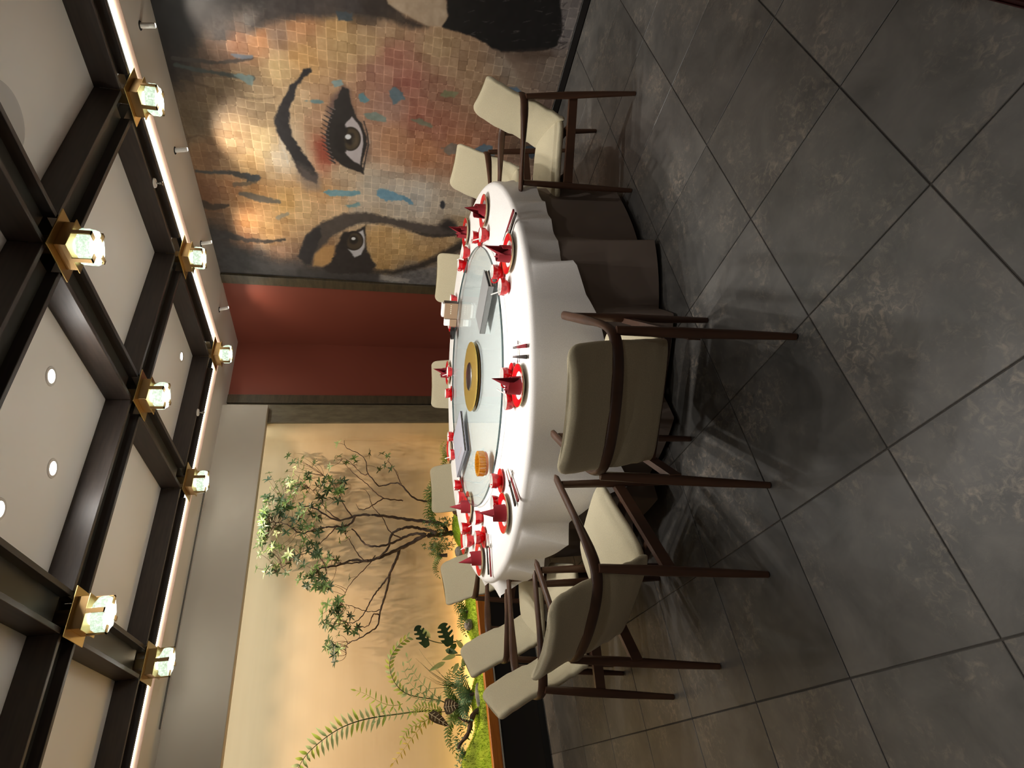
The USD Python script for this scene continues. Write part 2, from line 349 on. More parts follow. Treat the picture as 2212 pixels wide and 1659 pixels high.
for k, (x, y, lab) in enumerate(((1.247, 2.684, 'round recessed downlight in the white ceiling panel, at the very edge of the picture'), (1.95, 2.665, 'round recessed downlight in the white ceiling panel, one nearest the mural in the group'),
                  (1.59, 2.962, 'round recessed downlight in the white ceiling panel, one nearest the plant niche in the group'), (1.60, 2.38, 'round recessed downlight just out of view in the white ceiling panel'))):
    t = downlight(x, y, lab); spot(str(t.GetPath()) + '/bulb', (0, 0, -.012), (TARGET[0] - x, TARGET[1] - y, -2.2), P_TABLE, 44, NEUTRAL, .034, .9); flood(str(t.GetPath()) + '/lens_glow', (0, 0, -.014), P_TABLE * .06, NEUTRAL, .034)
t = downlight(3.32, 4.22, 'small round downlight in the ceiling panel near the red corner'); spot(str(t.GetPath()) + '/bulb', (0, 0, -.012), (-.5, -.6, -2.2), P_TABLE * .35, 44, NEUTRAL, .034, .9)
for k, (x, y) in enumerate(((.02, 1.42), (.38, 1.22), (-.85, 1.30), (2.96, .48), (.29, -1.0))):
    t = downlight(x, y, 'round recessed downlight in a ceiling panel behind the camera', ZP); tag(t, group='downlights behind the camera')
    flood(str(t.GetPath()) + '/bulb', (0, 0, -.012), P_ROOM, NEUTRAL, .034)
for k, (x, y) in enumerate(((.05, .75), (2.95, .50), (-.75, 2.1), (1.45, 1.42), (1.80, 1.50))):
    t = downlight(x, y, 'narrow recessed downlight in a ceiling panel above the camera', ZP); tag(t, group='narrow downlights above the camera')
    spot(str(t.GetPath()) + '/bulb', (0, 0, -.012), ((1.1, .9, -2.0) if x > 2 else (.02, .30, -2.2) if y > 1.3 and x > 0 else (0, .01, -2.2)), P_POOL * (.45 if y > 1.3 and x > 0 else 1), 38 if x > 2 else 24, NEUTRAL, .02, 1.0)
t = downlight(-.40, -.45, 'narrow downlight behind the camera aimed at the floor by the dark red cabinet'); spot(str(t.GetPath()) + '/bulb', (0, 0, -.012), (1.75, 1.0, -3.0), P_POOL * 6.0, 25, NEUTRAL, .012, .8)
tag_d = ('farthest from the corner', 'second from the frame edge', 'third from the frame edge', 'nearest the corner')
for k, (y, pw, aim) in enumerate(((.98, 1, .0), (1.88, 1, .0), (2.72, 1.0, .0), (3.59, .55, .1), (4.403, .3, .1))):
    t = thing('wall_spotlight', 'small tilted spotlight in the soffit pointing at the mural, ' + (('out of the picture',) + tag_d)[k], 'spotlight', (4.05, y, ZC))
    obj('ring', lathe([(.012, 0), (.012, -.003), (.026, -.003), (.028, 0), (.012, 0)], 20), M['black_void'], t)
    tb = tube([(0, 0, .01), (.012, 0, -.03), (.03, 0, -.075)], [.016, .016, .016], 14); obj('barrel', tb, M['white_plastic'], t)
    d = np.array([.37, aim, -1.0]); d /= np.linalg.norm(d)
    obj('lens', oriented(lathe([(0, 0), (.013, 0), (.013, .002), (0, .002)], 14), (.031, 0, -.077), *np.eye(3)), M['lamp_face'], t, False)
    spot(str(t.GetPath()) + '/bulb', (.034, 0, -.085), (.034 + d[0], d[1], -.085 + d[2]), P_MURAL * pw, 52, WARM, .012, .9)
for x, y, lab in ((3.575, 2.665, 'white sprinkler head on the dark beam by the mural'), (2.93, 4.50, 'white sprinkler head on the dark beam by the plant niche')):
    t = thing('sprinkler', lab, 'sprinkler', (x, y, ZB))
    obj('rosette', lathe([(0, 0), (.033, 0), (.030, -.008), (.012, -.012), (0, -.012)], 20), M['white_plastic'], t)
    obj('nozzle', cat(tube([(0, 0, -.01), (0, 0, -.04)], [.007, .005], 8), lathe([(0, -.052), (.013, -.052), (.013, -.049), (0, -.049)], 14), tube([(.009, 0, -.03), (.009, 0, -.05)], .0015, 5), tube([(-.009, 0, -.03), (-.009, 0, -.05)], .0015, 5)), M['chrome'], t)
t = thing('ceiling_speaker', 'large round pale grey speaker in the white ceiling panel at the picture edge', 'speaker', (2.60, 1.68, ZP))
obj('grille', lathe([(0, -.012), (.12, -.012), (.15, -.006), (.155, 0), (0, 0)], 40), M['grey_speaker'], t); obj('screw', lathe([(0, -.016), (.006, -.016), (.006, -.012), (0, -.012)], 10), M['black_void'], t, label='dark dot in the middle of the grille')
t = thing('air_slot', 'long narrow grey air slot in the soffit by the bulkhead', 'air vent', (0, 0, 0))
obj('slot', box(.62, 2.52, 5.022, 5.056, ZC - .004, ZC + .002), M['slot_grey'], t, False)
# niche lamps: a cool line of light behind the bulkhead edge, a warm line down behind the moss
t = thing('niche_lamp', 'hidden linear lamp at the top of the plant niche', 'light strip', (0, 0, 0))
obj('housing', box(XL, 3.2, 5.205, 5.235, 2.50, 2.53), M['white_plastic'], t, False)
strip(str(t.GetPath()) + '/tube', (-2.1, 5.24, 2.515), (3.15, 5.24, 2.515), .02, (0, 1, -.35), P_NICHE_COOL, (.92, 1.0, .93))
t = thing('spotlight_track', 'hidden track of small warm spotlights inside the top of the plant niche', 'track light', (0, 0, 0))
obj('track', box(-1.6, 3.0, 5.285, 5.315, 2.975, 3.0), M['white_plastic'], t, False)
for k in range(14):
    x = 2.95 - .34 * k
    obj('can', lathe([(0, 2.975), (.028, 2.975), (.028, 2.945), (0, 2.945)], 16).apply_translation([x, 5.30, 0]), M['white_plastic'], t, False)
    spot(str(t.GetPath()) + f'/bulb_{k:03d}', (x, 5.30, 2.935), (x, 5.64, 1.18), P_NICHE_WARM, 27, (1.0, .74, .50), .012, 1.0)
t = thing('niche_uplight', 'hidden linear lamp low behind the moss in the plant niche', 'light strip', (0, 0, 0))
obj('housing', box(XL, 3.0, 5.715, 5.75, .405, .435), M['white_plastic'], t, False)
strip(str(t.GetPath()) + '/tube', (-2.1, 5.73, .44), (2.95, 5.73, .44), .03, (0, .2, 1), P_NICHE_LOW, (1.0, .56, .22))
# ---------------------------------------------------------------- mural: a printed wall covering, its picture stored as colours on a fine grid
def paint_mural():
    NY, NZ = 640, 520
    yy, zz = np.meshgrid(np.linspace(.62, 4.203, NY), np.linspace(.054, ZC - .001, NZ), indexing='ij')
    P = np.stack([np.full_like(yy, XW - .004), yy, zz], -1)
    X, Y = pixels(P)
    n3 = lambda s, k: meshkit.fbm(np.stack([yy * s, zz * s, np.full_like(yy, k)], -1), 3, k)
    wob = n3(6, 1) - .5, n3(6, 2) - .5
    # the mosaic printed on it
    cs = .066
    a, b_ = yy / cs + wob[0] * .5, zz / cs + wob[1] * .35
    cell = np.floor(a), np.floor(b_)
    off = (np.sin(cell[1] * 12.9898) * 43758.5453) % 1 * .25; a = a + off; cell = np.floor(a), cell[1]
    h1 = (np.sin(cell[0] * 127.1 + cell[1] * 311.7) * 43758.5453) % 1; h2 = (np.sin(cell[0] * 269.5 + cell[1] * 183.3) * 43758.5453) % 1
    ea, eb = np.abs(a - cell[0] - .5), np.abs(b_ - cell[1] - .5)
    line = np.clip((np.maximum(ea, eb) - .445) / .035, 0, 1)
    # the broad colours, blended from samples; each tile takes some of the colour at its own middle
    S = [(330,5,38,34,32),(380,60,36,32,30),(400,150,66,55,46),(420,250,108,88,64),(450,340,138,96,60),(440,420,126,82,52),(470,505,66,54,46),(505,560,62,58,57),(590,592,92,86,86),(430,25,48,44,42),(480,20,74,69,67),(560,12,92,86,84),(640,10,78,70,68),(760,8,52,44,40),(800,15,70,58,50),
      (480,70,70,64,62),(540,50,112,104,100),(470,120,120,92,74),(510,95,180,128,96),(560,92,216,148,98),(600,80,160,126,104),(650,62,212,148,98),(720,60,214,166,104),(600,150,222,186,130),(660,130,224,170,104),(740,100,206,166,110),(520,180,160,132,98),(480,200,128,102,74),(560,245,158,130,96),(620,230,214,180,136),
      (520,300,164,130,90),(570,310,228,196,142),(605,335,236,216,188),(650,240,208,172,132),(680,260,196,150,116),(695,335,190,106,78),(690,230,196,150,112),(540,350,208,162,104),(500,400,184,124,76),(560,425,222,158,92),(620,440,232,178,104),(660,455,234,190,132),(540,470,216,148,86),(590,500,224,168,104),(520,520,160,110,74),(610,555,186,138,108),(560,565,146,126,116),
      (700,425,226,172,116),(750,375,214,184,150),(800,395,212,198,178),(850,418,208,198,184),(905,430,200,194,184),(720,458,228,186,138),(780,452,214,194,170),(860,465,204,190,170),(940,455,196,180,160),(1000,440,206,190,168),(1000,480,180,150,112),
      (790,100,204,166,118),(850,60,190,152,114),(850,120,182,118,96),(880,180,172,104,88),(815,150,176,122,100),(900,250,174,106,86),(845,225,176,132,114),(850,300,200,142,102),(800,310,198,150,118),(920,330,194,128,86),(960,280,170,106,82),(1000,320,194,128,90),(950,200,166,116,92),(1000,150,176,140,106),(950,100,180,146,106),(1050,200,166,130,96),(1050,300,172,118,90),(1110,150,160,140,120),(1130,260,168,132,108),(1160,330,170,140,118),
      (870,530,216,172,108),(920,555,204,160,102),(830,565,200,156,96),(960,515,192,152,102),(700,560,172,122,82),(820,520,212,166,104),(780,600,82,78,79),(700,598,86,82,82),(900,600,112,110,110),(640,598,90,86,88),(1180,20,124,116,114),(1200,160,140,124,110),(1215,60,130,122,120),(1150,125,118,98,84),(1200,240,150,124,110)]
    S = np.array(S, float); sp = S[:, :2]; sc = S[:, 2:]
    xc, yc = pixels(np.stack([np.full_like(yy, XW), (cell[0] + .5 - off - wob[0] * .5) * cs, (cell[1] + .5 - wob[1] * .35) * cs], -1))
    t = .55
    QX, QY = X * (1 - t) + xc * t, Y * (1 - t) + yc * t
    QX = QX + (n3(3, 5) - .5) * 34; QY = QY + (n3(3, 6) - .5) * 34
    num, den = np.zeros(X.shape + (3,)), np.zeros(X.shape)
    for (px, py), c in zip(sp, sc):
        wgt = 1 / ((QX - px) ** 2 + (QY - py) ** 2 + 160) ** 1.7
        num += wgt[..., None] * c; den += wgt
    C = num / den[..., None]
    tone = ((h1 - .5) * 26 + (h2 - .5) * 8)
    lum = C.mean(-1)
    skin = np.clip((lum - 78) / 40, 0, 1)
    C += (tone * skin)[..., None] * np.array([1, .95, .8])
    C += ((n3(14, 8) - .5) * 26 * (.35 + .65 * skin))[..., None] + ((n3(60, 9) - .5) * 16)[..., None]
    C += (line * skin * np.where(h2 > .25, 32, -24))[..., None] * np.array([1, .93, .78])
    def sd(pts):
        pts = np.array(pts, float); lo, hi = pts.min(0) - 24, pts.max(0) + 24
        m = (X > lo[0]) & (X < hi[0]) & (Y > lo[1]) & (Y < hi[1]); d = np.full(X.shape, 1e3)
        x, y = X[m], Y[m]; best = np.full(x.shape, 1e9); inside = np.zeros(x.shape, bool)
        for (x0, y0), (x1, y1) in zip(pts, np.roll(pts, -1, 0)):
            dx, dy = x1 - x0, y1 - y0; u = np.clip(((x - x0) * dx + (y - y0) * dy) / (dx * dx + dy * dy + 1e-9), 0, 1)
            best = np.minimum(best, np.hypot(x - x0 - u * dx, y - y0 - u * dy))
            cond = (y0 > y) != (y1 > y); inside ^= cond & (x < (x1 - x0) * (y - y0) / (y1 - y0 + 1e-12) + x0)
        d[m] = np.where(inside, -best, best); return d
    rag = (n3(40, 11) - .5)
    def fill(d, col, soft=2.0, ragged=0.0, amount=1.0, var=10):
        k = np.clip(.5 - (d + rag * ragged) / soft, 0, 1) * amount
        c = np.array(col, float) + ((n3(24, 12) - .5) * var)[..., None]
        C[:] = C * (1 - k[..., None]) + c * k[..., None]
    def area(pts, col, soft=2.0, ragged=0.0, amount=1.0, var=10): fill(sd(pts), col, soft, ragged, amount, var)
    def oval(cx, cy, rx, ry, col, soft=1.5, ragged=0, amount=1.0): fill((np.hypot((X - cx) / rx, (Y - cy) / ry) - 1) * min(rx, ry), col, soft, ragged, amount)
    def brush(pts, wd, col, soft=3.0, ragged=4.0, amount=.9):
        P_ = np.array(pts, float); best = np.full(X.shape, 1e9); wd = np.broadcast_to(np.asarray(wd, float), len(P_))
        for (x0, y0), (x1, y1), w0, w1 in zip(P_[:-1], P_[1:], wd[:-1], wd[1:]):
            dx, dy = x1 - x0, y1 - y0; u = np.clip(((X - x0) * dx + (Y - y0) * dy) / (dx * dx + dy * dy + 1e-9), 0, 1)
            best = np.minimum(best, np.hypot(X - x0 - u * dx, Y - y0 - u * dy) - (w0 + (w1 - w0) * u) / 2)
        fill(best, col, soft, ragged, amount)
    # hair
    area([(326,-40),(600,-40),(600,0),(540,14),(470,30),(430,70),(400,120),(372,170),(350,110)], (44,39,37), 46, 20)
    area([(600,-30),(770,-30),(835,0),(848,24),(800,26),(740,34),(690,40),(640,32),(600,44),(540,62)], (70,62,60), 20, 12, .9, 24)
    area([(760,-30),(850,-30),(850,10),(880,36),(925,58),(890,62),(840,44),(790,30)], (58,48,42), 14, 10, .85, 20)
    area([(828,-30),(838,8),(862,24),(895,42),(925,56),(952,58),(966,44),(970,22),(962,0),(962,-30)], (192,166,136), 4, 3, 1, 30)
    area([(962,-40),(966,20),(968,36),(956,58),(985,68),(1015,76),(1045,90),(1066,106),(1090,113),(1140,112),(1186,108),(1203,98),(1214,70),(1214,30),(1204,-40)], (30,27,26), 4, 5, 1, 8)
    area([(1085,112),(1190,108),(1196,124),(1150,128),(1110,140)], (92,72,58), 12, 6, .7)
    area([(1090,116),(1130,125),(1160,150),(1150,190),(1130,180),(1110,150)], (134,108,90), 14, 5, .7)
    for s in range(26):
        rr = np.random.RandomState(s); x0, y0 = rr.uniform(1000, 1200), rr.uniform(0, 95)
        brush([(x0, y0), (x0 + rr.uniform(6, 18), y0 + rr.uniform(-5, 3))], .8, (120,112,110), 1.5, 2, .5)
    for s in range(14):
        rr = np.random.RandomState(s + 50); y0 = rr.uniform(5, 110); brush([(1210 + rr.uniform(-6, 6), y0), (1216 + rr.uniform(0, 10), y0 + rr.uniform(-12, 12))], 1.5, (60,54,54), 2, 3, .8)
    # dark hairline strands running into the forehead
    for pts, wd, col, am in (([(372,126),(420,130),(470,136),(522,130),(548,125)], (8,9,7,9,3), (74,66,62), .85), ([(380,140),(430,152),(470,158),(520,166),(546,170)], (10,8,7,10,12), (70,78,76), .85), ([(500,118),(524,124),(545,122)], (4,9,5), (112,120,134), .9),
            ([(390,175),(420,180),(450,188)], (6,5,2), (90,70,52), .8), ([(402,300),(430,292),(450,300)], (4,3,1), (96,72,50), .6), ([(424,369),(460,372),(500,374),(530,380),(558,384)], (5,7,9,13,9), (66,64,63), .9), ([(508,398),(530,398),(552,392)], (10,9,6), (104,92,76), .7), ([(520,418),(550,426),(574,432),(602,436)], (8,15,13,8), (112,104,94), .85),
            ([(434,440),(460,448),(492,444)], (16,14,6), (66,54,44), .85), ([(440,505),(490,508),(530,518),(570,522),(615,518)], (30,16,9,7,4), (64,58,56), .85), ([(486,206),(560,214),(596,210)], (3,3,2), (112,90,66), .5), ([(600,470),(612,466),(622,462)], (9,9,6), (150,148,134), .7), ([(606,300),(622,352)], (6,3), (236,226,214), .6)):
        brush(pts, wd, col, 3, 6, am)
    area([(440,480),(470,505),(520,530),(600,560),(690,575),(760,590),(800,600),(830,612),(470,600)], (66,62,61), 34, 14, .9, 22)
    area([(540,560),(600,566),(650,574),(640,590),(560,588)], (112,106,106), 20, 10, .6)
    area([(800,590),(870,587),(950,566),(1010,530),(1010,640),(800,640)], (120,117,118), 18, 8, .9, 60)
    area([(818,591),(836,595),(860,598),(884,602),(884,612),(818,604)], (176,170,164), 3, 8, .8, 40)
    area([(640,585),(820,590),(820,640),(640,640)], (74,70,70), 8, 6, .9, 16)
    # brow and eye on the near side
    area([(600,255),(625,330),(650,392),(690,400),(680,330),(640,262)], (236,212,176), 30, 10, .55)
    area([(673,144),(656,150),(646,168),(627,184),(612,215),(600,234),(591,261),(598,283),(609,304),(627,332),(640,360),(658,388),(684,397),(686,378),(667,347),(652,326),(632,295),(624,267),(625,234),(634,212),(639,191),(656,168),(672,155)], (54,50,52), 4, 7, 1, 16)
    area([(640,352),(690,380),(694,408),(664,412),(648,392)], (128,112,104), 16, 10, .6)
    area([(700,300),(720,320),(712,352),(690,346),(686,310)], (168,70,52), 18, 10, .75)
    area([(716,210),(742,182),(756,196),(760,240),(738,262),(716,262),(706,240)], (112,86,80), 14, 6, .85)
    area([(744,215),(768,240),(790,275),(802,310),(800,350),(786,352),(794,300)], (120,98,86), 14, 6, .6)
    area([(739,188),(752,193),(760,225),(764,240),(772,254),(784,272),(791,293),(793,310),(788,334),(782,352),(786,376),(772,370),(745,362),(728,350),(712,334),(704,308),(704,281),(712,254),(722,234),(722,218),(730,210)], (52,47,46), 3, 5, 1, 10)
    for k in range(13):
        u = k / 12; x0 = 724 - 20 * math.sin(PI * (.1 + .8 * u)); y0 = 236 + 112 * u
        brush([(x0 - 5, y0 - 4), (x0 + 5, y0 + 1)], (1.2, 3.2), (168,150,150), 1.6, 2, .75)
        brush([(x0 - 12, y0 - 7), (x0 + 6, y0 + 4)], (.8, 4.5), (50,45,45), 1.6, 2, .9)
    area([(760,252),(776,271),(783,290),(785,308),(780,338),(778,356),(764,348),(750,336),(741,324),(744,269)], (204,194,198), 2.5, 2, 1, 14)
    oval(757, 300, 22.5, 26, (46,40,35), 2); oval(757, 300, 20, 23.5, (84,70,52), 4); oval(757, 300, 11, 12.5, (44,38,34), 5); oval(766, 305, 6, 12, (112,98,76), 6, 0, .55)
    area([(742,262),(752,284),(744,300),(748,326),(738,336),(722,320),(722,275)], (46,41,40), 5, 3, 1)
    oval(752, 295.5, 6.5, 5.5, (232,236,242), 2)
    brush([(786,262),(794,290),(796,312),(790,340),(784,372)], (2,3,3,3,4), (60,54,54), 1.6, 1.5, .9)
    brush([(797,292),(799,310)], 2, (214,190,170), 2, 2, .7)
    # brow, eye and nose on the far side
    area([(644,554),(651,533),(661,509),(677,495),(694,480),(726,468),(744,460),(792,459),(815,464),(860,474),(905,482),(940,487),(972,480),(990,492),(984,508),(940,512),(890,500),(836,484),(792,482),(770,484),(744,496),(716,512),(696,534),(680,550),(672,571),(660,572)], (86,77,73), 6, 6, .95, 14)
    area([(644,554),(651,533),(661,509),(677,495),(692,490),(694,510),(684,536),(674,556),(672,572),(660,572)], (56,52,54), 5, 5, .9)
    oval(968, 486, 17, 13, (56,50,48), 10, 5, .9); brush([(892,500),(920,508),(955,510),(985,506)], (3,6,7,5), (66,58,54), 3, 3, .85)
    oval(956, 443, 5.5, 9, (64,64,70), 2.5, 3)
    area([(680,548),(700,532),(722,530),(724,560),(704,578),(676,574)], (216,162,96), 6, 4, .8)
    area([(790,487),(772,497),(752,505),(736,520),(726,532),(724,548),(714,566),(694,580),(720,592),(800,590),(812,574),(804,560),(792,542),(790,522)], (58,52,51), 5, 6, 1, 10)
    area([(773,502),(784,497),(788,512),(788,534),(780,550),(766,556),(752,538),(770,520)], (206,202,208), 3, 2, 1, 14)
    oval(764, 520, 21, 21, (46,41,37), 2); oval(765, 521, 18, 18, (82,68,54), 4); oval(764, 518, 9, 9, (46,41,37), 4); oval(763.5, 515.5, 4.5, 3.2, (240,240,244), 1.5)
    area([(742,500),(760,502),(750,520),(748,540),(736,536),(734,514)], (52,47,46), 5, 3, 1)
    brush([(796,586),(850,589),(905,575),(950,556),(985,536),(1010,520)], (6,8,12,16,18,16), (58,52,48), 8, 5, .9)
    # loose strokes of blue and grey paint
    BL = (112,170,190)
    for pts, col in (([(700,415),(712,409),(740,411),(778,414),(776,420),(748,425),(714,423)], BL), ([(812,416),(822,408),(850,415),(888,430),(893,444),(870,432),(836,434),(815,424)], (104,162,196)), ([(744,444),(776,437),(779,444),(756,449)], (128,176,182)), ([(840,196),(852,187),(870,200),(874,214),(850,226),(845,212)], (96,126,140)), ([(774,204),(786,200),(798,216),(792,222),(778,218)], (96,150,164)), ([(784,246),(812,242),(836,254),(836,264),(800,260)], (128,150,140)), ([(888,258),(906,256),(936,272),(932,278),(904,268)], (126,132,108)), ([(658,218),(690,214),(698,220),(690,225)], (110,150,156)), ([(716,176),(738,170),(742,182),(722,190)], (140,172,176)),
            ([(726,24),(760,28),(762,44),(730,46)], (66,78,86)), ([(500,160),(530,160),(550,168),(545,186),(530,178)], (128,150,148)), ([(1024,322),(1045,312),(1062,316),(1070,336),(1046,344),(1030,338)], (92,120,140)), ([(1096,190),(1118,186),(1130,204),(1150,214),(1136,224),(1110,212)], (86,112,138)), ([(1128,320),(1150,312),(1160,322),(1150,344),(1134,336)], (92,112,136)), ([(955,320),(978,308),(998,316),(996,332),(966,334)], (134,124,112)), ([(960,196),(990,200),(980,212),(950,208)], (132,134,96)), ([(530,378),(560,378),(560,390),(534,392)], (76,78,80))):
        area(pts, col, 2.5, 7, .9, 34)
    C[:] = C.mean(-1)[..., None] + (C - C.mean(-1)[..., None]) * .86
    C[:] = np.clip(C * .93, 8, 250) / 255
    L = np.where(C <= .04045, C / 12.92, ((C + .055) / 1.055) ** 2.4)
    i = np.arange(NY * NZ).reshape(NY, NZ); q = np.stack([i[:-1, :-1], i[:-1, 1:], i[1:, 1:], i[1:, :-1]], -1).reshape(-1, 4)
    return P.reshape(-1, 3), q, L.reshape(-1, 3)
v, f, c = paint_mural()
mu = usdkit.mesh(stage, path_for('mural'), (v, f), None, False)
UsdGeom.PrimvarsAPI(mu).CreatePrimvar('paint', Sdf.ValueTypeNames.Color3fArray, 'vertex').Set(Vt.Vec3fArray.FromNumpy(c.astype(np.float32)))
M['mural_print'] = usdkit.material(stage, '/World/Looks/mural_print', {'a': ('attribute', {'attribute': 'paint'}), 'p': ('principled_bsdf', {'roughness': .55, 'specular_ior_level': .3})}, [('a.color', 'p.base_color')], surface='p.BSDF')
UsdShade.MaterialBindingAPI.Apply(mu.GetPrim()).Bind(M['mural_print'])
tag(mu, "large printed mural of a woman's painted face broken into mosaic squares", 'mural')
# ---------------------------------------------------------------- chairs
mat('walnut', lin(92, 61, 43), .42, noise=(6, lin(63, 41, 29), 6, (1, 1, .15)), bump=(60, .06, .002))
mat('chair_fabric', lin(203, 193, 163), .85, noise=(220, lin(191, 180, 150), 2), bump=(420, .25, .0015), sheen_weight=.15)
mat('glide', lin(200, 196, 190), .5)
def shell(profile, widths, thick, bow, n=26, m=40, square=False):
    """an upholstered pad: profile is (y, z) along the pad, widths its half widths, bow how far its sides come forward"""
    P = spline(np.c_[profile, np.zeros(len(profile))], n)[:, :2]; T = np.gradient(P, axis=0); T /= np.linalg.norm(T, axis=1)[:, None]
    N = np.c_[-T[:, 1], T[:, 0]]
    s = np.r_[0, np.cumsum(np.linalg.norm(np.diff(P, axis=0), axis=1))]; L = s[-1]
    W = np.interp(np.linspace(0, 1, n), np.linspace(0, 1, len(widths)), widths)
    u = 1 - np.cos(np.linspace(0, PI, n)); s2 = u / 2 * L                     # finer steps at the ends
    P = np.c_[np.interp(s2, s, P[:, 0]), np.interp(s2, s, P[:, 1])]; N = np.c_[np.interp(s2, s, N[:, 0]), np.interp(s2, s, N[:, 1])]; W = np.interp(s2, s, W)
    e = np.minimum(s2, L - s2); rc = np.where((s2 < L / 2) & square, .018, .058 if square else .085); W = W - np.where(e < rc, rc - np.sqrt(np.maximum(rc * rc - (rc - e) ** 2, 0)), 0) * (.8 if square else .62)
    rt = thick; H = thick * np.where(e < rt, np.sqrt(np.maximum(1 - (1 - e / rt) ** 2, .02)), 1)
    th = np.arange(m) / m * 2 * PI; cx, sx = np.cos(th), np.sin(th)
    qx, qn = np.sign(cx) * np.abs(cx) ** .32, np.sign(sx) * np.abs(sx) ** .8
    R = np.zeros((n, m, 3))
    for i in range(n):
        x = W[i] * qx; off = H[i] * qn + bow[min(int(i / n * len(bow)), len(bow) - 1)] * (x / .22) ** 2
        R[i, :, 0] = x; R[i, :, 1] = P[i, 0] + N[i, 0] * off; R[i, :, 2] = P[i, 1] + N[i, 1] * off
    return loft(R)
def make_chair(label, loc, rz):
    t = thing('dining_chair', label, 'chair', loc, rz, 'wooden armchairs round the table')
    obj('seat', shell([(.375, .432), (.25, .442), (.08, .440), (-.112, .430)], [.222, .236, .245, .235], .027, [0.004] * 4), M['chair_fabric'], t, 50)
    bw = [.004, .010, .018, .026, .030, .034, .034]
    obj('backrest', shell([(-.098, .408), (-.128, .465), (-.176, .56), (-.212, .655), (-.252, .75), (-.306, .852)], [.238, .238, .237, .235, .231, .222], .023, [-b for b in bw], square=True), M['chair_fabric'], t, 50)
    for sx in (-1, 1):
        f = tube([(sx * .281, .278, .004), (sx * .276, .284, .20), (sx * .272, .29, .42), (sx * .268, .296, .655)], [.0125, .0165, .019, .0155], 12)
        r = tube([(sx * .284, -.275, .004), (sx * .28, -.245, .20), (sx * .274, -.21, .42), (sx * .268, -.172, .655)], [.0125, .017, .020, .0165], 12)
        lf = obj('leg', f, M['walnut'], t); lr = obj('leg', r, M['walnut'], t)
        for l_, (gx, gy) in ((lf, (sx * .281, .278)), (lr, (sx * .284, -.275))):
            obj('glide', lathe([(0, 0), (.010, 0), (.010, .005), (0, .005)], 12), M['glide'], l_) if False else None
        rail = loft([[(sx * .262 + a, y, z + b) for a, b in ((-.011, -.024), (.011, -.024), (.011, .024), (-.011, .024))] for y, z in ((-.22, .375), (0, .382), (.285, .392))])
        obj('side_rail', rail, M['walnut'], t, 30)
    obj('cross_rail', box(-.262, .262, -.06, -.037, .368, .404, .003), M['walnut'], t, 30)
    obj('cross_rail', box(-.262, .262, .20, .223, .362, .404, .003), M['walnut'], t, 30)
    pts = [(-.266, .362, .668), (-.270, .25, .668), (-.275, .05, .664), (-.273, -.10, .662), (-.25, -.178, .662), (-.19, -.218, .662), (-.10, -.237, .661), (0, -.243, .661)]
    pts = pts + [(-x, y, z) for x, y, z in pts[-2::-1]]
    C_ = spline(np.array(pts), 60); u = np.linspace(0, 1, 60); arm = np.clip((np.abs(u - .5) - .22) / .12, 0, 1)
    end = np.sqrt(np.clip(1 - (1 - np.minimum(u, 1 - u) / .022).clip(0, 1) ** 2, .05, 1))
    hoop = tube(C_, (.0125 + .0065 * arm) * end, 14, flat=(.023 - .010 * arm) * end)
    obj('arm_hoop', hoop, M['walnut'], t)
    return t
def facing(deg): return math.radians(deg - 90)
CH = [(1.158, 1.642, 41.4, 'cream armchair in the foreground seen square from behind, nearest to the camera'),
      (.628, 2.245, 23.6, 'cream armchair turned to the table left of the nearest one, its empty seat showing'),
      (.565, 3.051, -19.9, 'cream armchair at the outermost end of the row along the planter'),
      (.850, 3.640, -30.5, 'cream armchair by the mossy planter, second from the outer end of the row'),
      (1.45, 4.285, -60, 'cream armchair before the planter whose back stands beside the foot of the small tree'),
      (2.28, 4.64, -98, 'cream armchair before the niche with its back between fern and trunk'),
      (3.045, 4.165, -122, 'cream armchair across the table in front of the dark red corner'),
      (3.61, 3.46, -148, 'cream armchair across the table where mural and red panel meet'),
      (3.565, 2.50, 166, 'cream armchair half hidden by the table in front of the mural cheek'),
      (3.076, 1.782, 140.9, 'cream armchair seen side on at the end of the table beside the mural')]
first = None
for x, y, a, lab in CH:
    first = make_chair(lab, (x, y, 0), facing(a)) and (first or stage.GetPrimAtPath('/World/dining_chair')) if first is None else (dup(first, (x, y, 0), facing(a), lab) and first)
